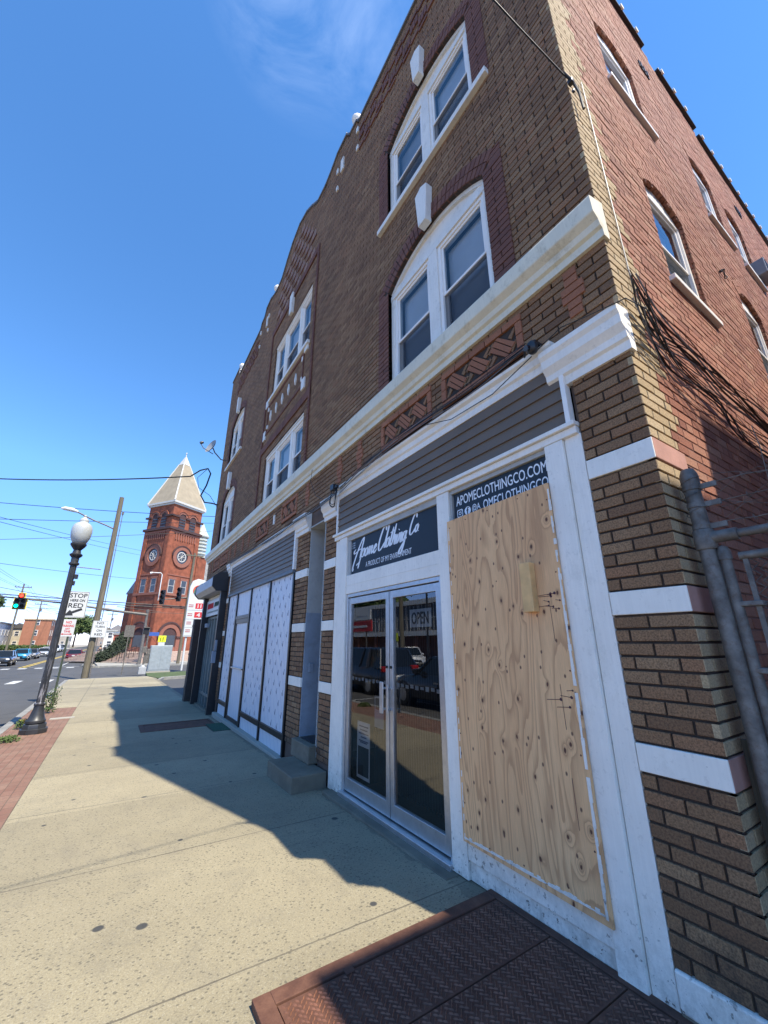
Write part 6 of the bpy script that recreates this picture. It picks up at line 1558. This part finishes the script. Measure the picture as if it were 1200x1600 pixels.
# ================================================================== PEOPLE (distant walkers)
def person(label,loc,rz,shirt,pants,skin=(.45,.28,.2),step=.25,hair=(.04,.03,.02)):
    T=thing('person',label,'person',loc,rz)
    def skin_mesh(nm,vs,es,rs,mat,par,lvl=1):
        me=bpy.data.meshes.new(nm); me.from_pydata(vs,es,[]); o=bpy.data.objects.new(nm,me); COL.objects.link(o); o.parent=par
        o.modifiers.new('skin','SKIN'); 
        for i,r in enumerate(rs): me.skin_vertices[0].data[i].radius=(r,r*.85) if not isinstance(r,tuple) else r
        me.skin_vertices[0].data[0].use_root=True
        s=o.modifiers.new('sub','SUBSURF'); s.levels=lvl; s.render_levels=lvl; s_=me.materials.append(mat); return o
    v=[(0,0,.95),(0,0,1.2),(0,0,1.42),(0,.0,1.53),(0,.01,1.66),(0,.02,1.74), (-.18,0,1.42),(-.23,-.08,1.15),(-.22,.02,.92),(.18,0,1.42),(.23,.08,1.15),(.22,.12,.92), (-.09,0,.9),(-.10,step*.5,.5),(-.10,step*.3,.08),(-.10,step*.3+.14,.03),(.09,0,.9),(.10,-step*.2,.5),(.10,-step,.1),(.10,-step+.13,.04)]
    e=[(0,1),(1,2),(2,3),(3,4),(4,5),(2,6),(6,7),(7,8),(2,9),(9,10),(10,11),(0,12),(12,13),(13,14),(14,15),(0,16),(16,17),(17,18),(18,19)]
    r=[(.15,.11),(.13,.1),(.14,.1),.055,.085,.07,.06,.042,.03,.06,.042,.03,.09,.062,.042,.035,.09,.062,.042,.035]
    sk=simple('skin_%s'%label[:9],skin,.6,bs=0); skin_mesh('body',v,e,r,sk,T)
    skin_mesh('shirt',[(0,0,.92),(0,0,1.2),(0,0,1.41),(-.18,0,1.41),(-.215,-.04,1.24),(.18,0,1.41),(.215,.04,1.24)],[(0,1),(1,2),(2,3),(3,4),(2,5),(5,6)],[(.175,.13),(.16,.12),(.155,.115),.075,.06,.075,.06],simple('cloth_%s'%label[:9],shirt,.8,bs=0),T)
    skin_mesh('trousers',[(0,0,.96),(-.09,0,.86),(-.10,step*.5,.5),(.09,0,.86),(.10,-step*.2,.5)],[(0,1),(1,2),(0,3),(3,4)],[(.165,.125),.105,.075,.105,.075],simple('trousers_%s'%label[:9],pants,.8,bs=0),T)
    mb=MB(); mb.lathe([(.0,-.1),(.07,-.08),(.098,.0),(.085,.07),(.04,.105),(0,.11)],12,(0,-.015,1.69)); mb.build('hair',simple('hair_%s'%label[:9],hair,.8,bs=0),T,smooth=60)
person('walker in a pink top crossing by the wooden pole',(-5.0,63.5,-.8),R(70),(.75,.35,.45),(.5,.35,.25))
person('distant walker in dark clothes on the far pavement',(-3.9,71,-.7),R(10),(.05,.05,.06),(.12,.07,.05))
person('second dark clothed walker further along the far pavement',(-3.5,78,-.7),R(-10),(.2,.08,.06),(.03,.03,.05))
# ================================================================== ACROSS THE STREET (seen in the door glass)
OB=thing('strip_building','two storey glass fronted commercial block with white floor bands across the street','building',(-24.5,22,-.6))
mb=MB(); mb.box(-12,0,-.5,-1.4,34,3.0); mb.box(-12,0,3.0,0,34,6.4); mb.build('wall',hm('strip_dark_brick',(.16,.07,.05)),OB)
for z0,z1 in ((2.75,3.25),(6.0,6.5)): mb=MB(); mb.box(-12,-.2,z0,.25,34.2,z1); mb.build('floor_band',M['cream'] if False else M['signwhite'],OB)
for i in range(17): 
    mb=MB(); mb.box(.0,i*2+.1,3.3,.04,i*2+1.9,5.95); w=mb.build('window_bay',M['cwin'],OB)
    mb=MB(); 
    for q in (.1,.7,1.3,1.85): mb.box(.04,i*2+q,3.3,.07,i*2+q+.05,5.95)
    mb.box(.04,i*2+.1,4.5,.07,i*2+1.9,4.56); mb.build('glazing_bar',M['signwhite'],w)
for i in range(9): mb=MB(); mb.box(-.15,i*4.1,-.5,.1,i*4.1+.3,2.75); mb.build('column',M['cstone'],OB)
RS=thing('roadside_sign','white and red two tier roadside sign on twin posts across the street','pylon sign',(-20,38.8,-.7))
for y in (-1.6,1.4): mb=MB(); mb.tube([(0,y,0),(0,y,3.6)],.07,8); mb.build('post',M['galv'],RS)
mb=MB(); mb.box(-.1,-2.4,4.5,.1,2.0,5.5); mb.build('white_panel',M['signwhite'],RS); mb=MB(); mb.box(-.1,-2.6,3.3,.1,2.2,4.4); mb.build('red_panel',M['redink'],RS)
mb=MB(); mb.box(.1,-1.8,3.7,.12,1.6,3.95); mb.box(.1,-1.8,4.9,.12,.4,5.1); mb.build('print_bar',M['signwhite'],RS)
OP=thing('utility_pole','wooden utility pole with a crossarm at the kerb across the street','utility pole',(-14.9,23.5,-.4))
mb=MB(); mb.tube([(0,0,-.2),(.0,.2,11)],[.18,.13],12); mb.build('pole',M['pole'],OP,smooth=50); mb=MB(); mb.cbox((0,.2,10.3),(.12,2.2,.14)); mb.build('crossarm',M['pole'],OP)
for i,y in enumerate((21.0,18.2)):
    LPp=thing('lamp_pole',('slim black lamp pole across the street beside the wooden pole','second slim black lamp pole across the street')[i],'lamp pole',(-15.2,y,-.4)); mb=MB(); mb.tube([(0,0,0),(0,0,7.5-i*3),(.3,0,7.9-i*3)],[.09,.06,.05],8); mb.build('pole',M['black'],LPp); mb=MB(); mb.box(.2,-.1,7.85-i*3,.8,.1,7.95-i*3); mb.build('lamp_head',M['black'],LPp)
T=thing('road_sign','yellow green warning sign on a post across the street','road sign',(-15.5,25.2,-.5),R(90)); mb=MB(); mb.tube([(0,0.03,0),(0,0.03,2.6)],.03,6); mb.build('post',M['galv'],T); mb=MB(); mb.box(-.3,-.01,2.1,.3,.01,2.7); mb.build('plate',bpy.data.materials['fluorescent_yellow'],T); mb=MB(); mb.box(-.25,-.01,1.65,.25,.01,2.05); mb.build('lower_plate',M['signwhite'],T)
tree('leafy_tree','broad tree beyond the commercial block across the street',(-33,58,-.7),14,7,4500,.45)
tree('leafy_tree','smaller tree at the car park edge across the street',(-27,62,-.7),9,4.5,2500,.4)
# ================================================================== OVERHEAD WIRES
def W(label,a,b,r,sag,name='overhead_wire',group=None): wire(name,cat_pts(a,b,sag,18),r,M['cable'],label,'wire',group)
wire('service_cable',cat_pts((-11.96,25.5,9.06),(-.9,16.1,8.05),.25,20)+[(-.62,15.6,8.2),(-.42,15.0,8.1),(-.35,14.6,7.75),(-.45,14.5,7.2),(-.6,14.45,6.75),(-.45,14.4,6.5),(-.2,14.3,6.48),(-.0,14.2,6.42)],.028,M['cable'],'thick black cable crossing the sky and looping down to the far end of the building','cable')
wire('service_cable',[(-.42,15.0,8.1),(-.75,14.9,7.6),(-.7,14.6,7.1),(-.3,14.4,6.8),(0,14.3,6.35)],.010,M['cable'],'thin drip loop hanging beside the thick cable at the far end of the building','cable')
g='overhead wires above the street'
W('upper left wire running behind the lamp globe to the building',(-14.5,35.5,10.57),(2.5,29.8,10.5),.022,.15,group=g)
W('level wire crossing the wooden pole just below its top',(-13.5,27.2,7.2),(7.45,46.8,15.0),.02,.1,group=g)
W('wire dropping down to the right behind the lamp globe',(-11.5,19.8,7.1),(-1.06,69,14.77),.016,.2,group=g)
W('twin of the wire dropping behind the lamp globe, a little lower',(-11.4,20,6.95),(-.95,69,14.07),.016,.2,group=g)
W('nearly level wire at the height of the lamp neck',(-14.3,39.2,8.36),(7.95,44.8,13.92),.02,.2,group=g)
W('faint wire below the lamp neck sloping gently right',(-14.5,40.5,7.64),(.53,64.5,9.9),.018,.2,group=g)
W('thick black cable at the height of the traffic signal',(-17,49.4,6.0),(11,52.4,5.45),.05,.15,group=g)
W('second thick cable just under the first at signal height',(-17,49.2,5.8),(11,52.2,5.25),.04,.2,group=g)
W('wire sloping down from the left above the signal',(-18.5,60,8.2),(2.1,60,5.3),.03,.3,group=g)
W('lowest wire crossing under the traffic signal',(-20.5,60,5.52),(15.5,60,5.34),.025,.25,group=g)
def upole(label,loc,h,r=.16):
    T=thing('utility_pole',label,'utility pole',loc); mb=MB(); mb.tube([(0,0,0),(0,0,h)],[r*1.2,r*.8],8); mb.build('pole',M['pole'],T,smooth=50)
    mb=MB(); mb.cbox((0,0,h-.7),(2.6,.14,.16)); mb.build('crossarm',M['pole'],T)
    mb=MB(); [mb.tube([(x,0,h-.62),(x,0,h-.4)],.05,6) for x in (-1.2,-.7,.7,1.2)]; mb.build('insulator',M['greycable'],T)
    mb=MB(); mb.tube([(.3,-.2,h-2.6),(.3,-.2,h-1.8)],.2,10); mb.build('transformer',M['galv'],T)
    return T
upole('leaning line pole behind the double signal at the far left',(-19.4,105,-.7),13.3)
upole('line pole in front of the orange flats',(-20.5,140,-.7),12.5)
upole('line pole beyond the orange flats',(-20.3,185,-.7),12.5)
upole('small distant line pole left of the church on the right pavement',(-4.2,150,-.7),11)
for k,(x,z) in enumerate(((-1.2,12.7),(-.7,12.7),(.7,12.7),(1.2,12.7),(0,10.4),(0,9.6))):
    wire('overhead_wire',cat_pts((-17.5+x,20,z-.6),(-19.4+x,105,z-.7),.8,14)+cat_pts((-19.4+x,105,z-.7),(-20.5+x,140,z-1.3),.5,8)[1:]+cat_pts((-20.5+x,140,z-1.3),(-20.3+x,185,z-1.3),.5,8)[1:],.018,M['cable'],'one of the parallel line wires running down the left side of the street','wire','line wires along the left kerb')
for k in range(4):
    W('one of the slack wires crossing between the left poles and the far right pole',(-19.4,105,10.8-k*.8),(-4.2,150,9.5-k*.7),.02,.7,group='slack wires over the far street')
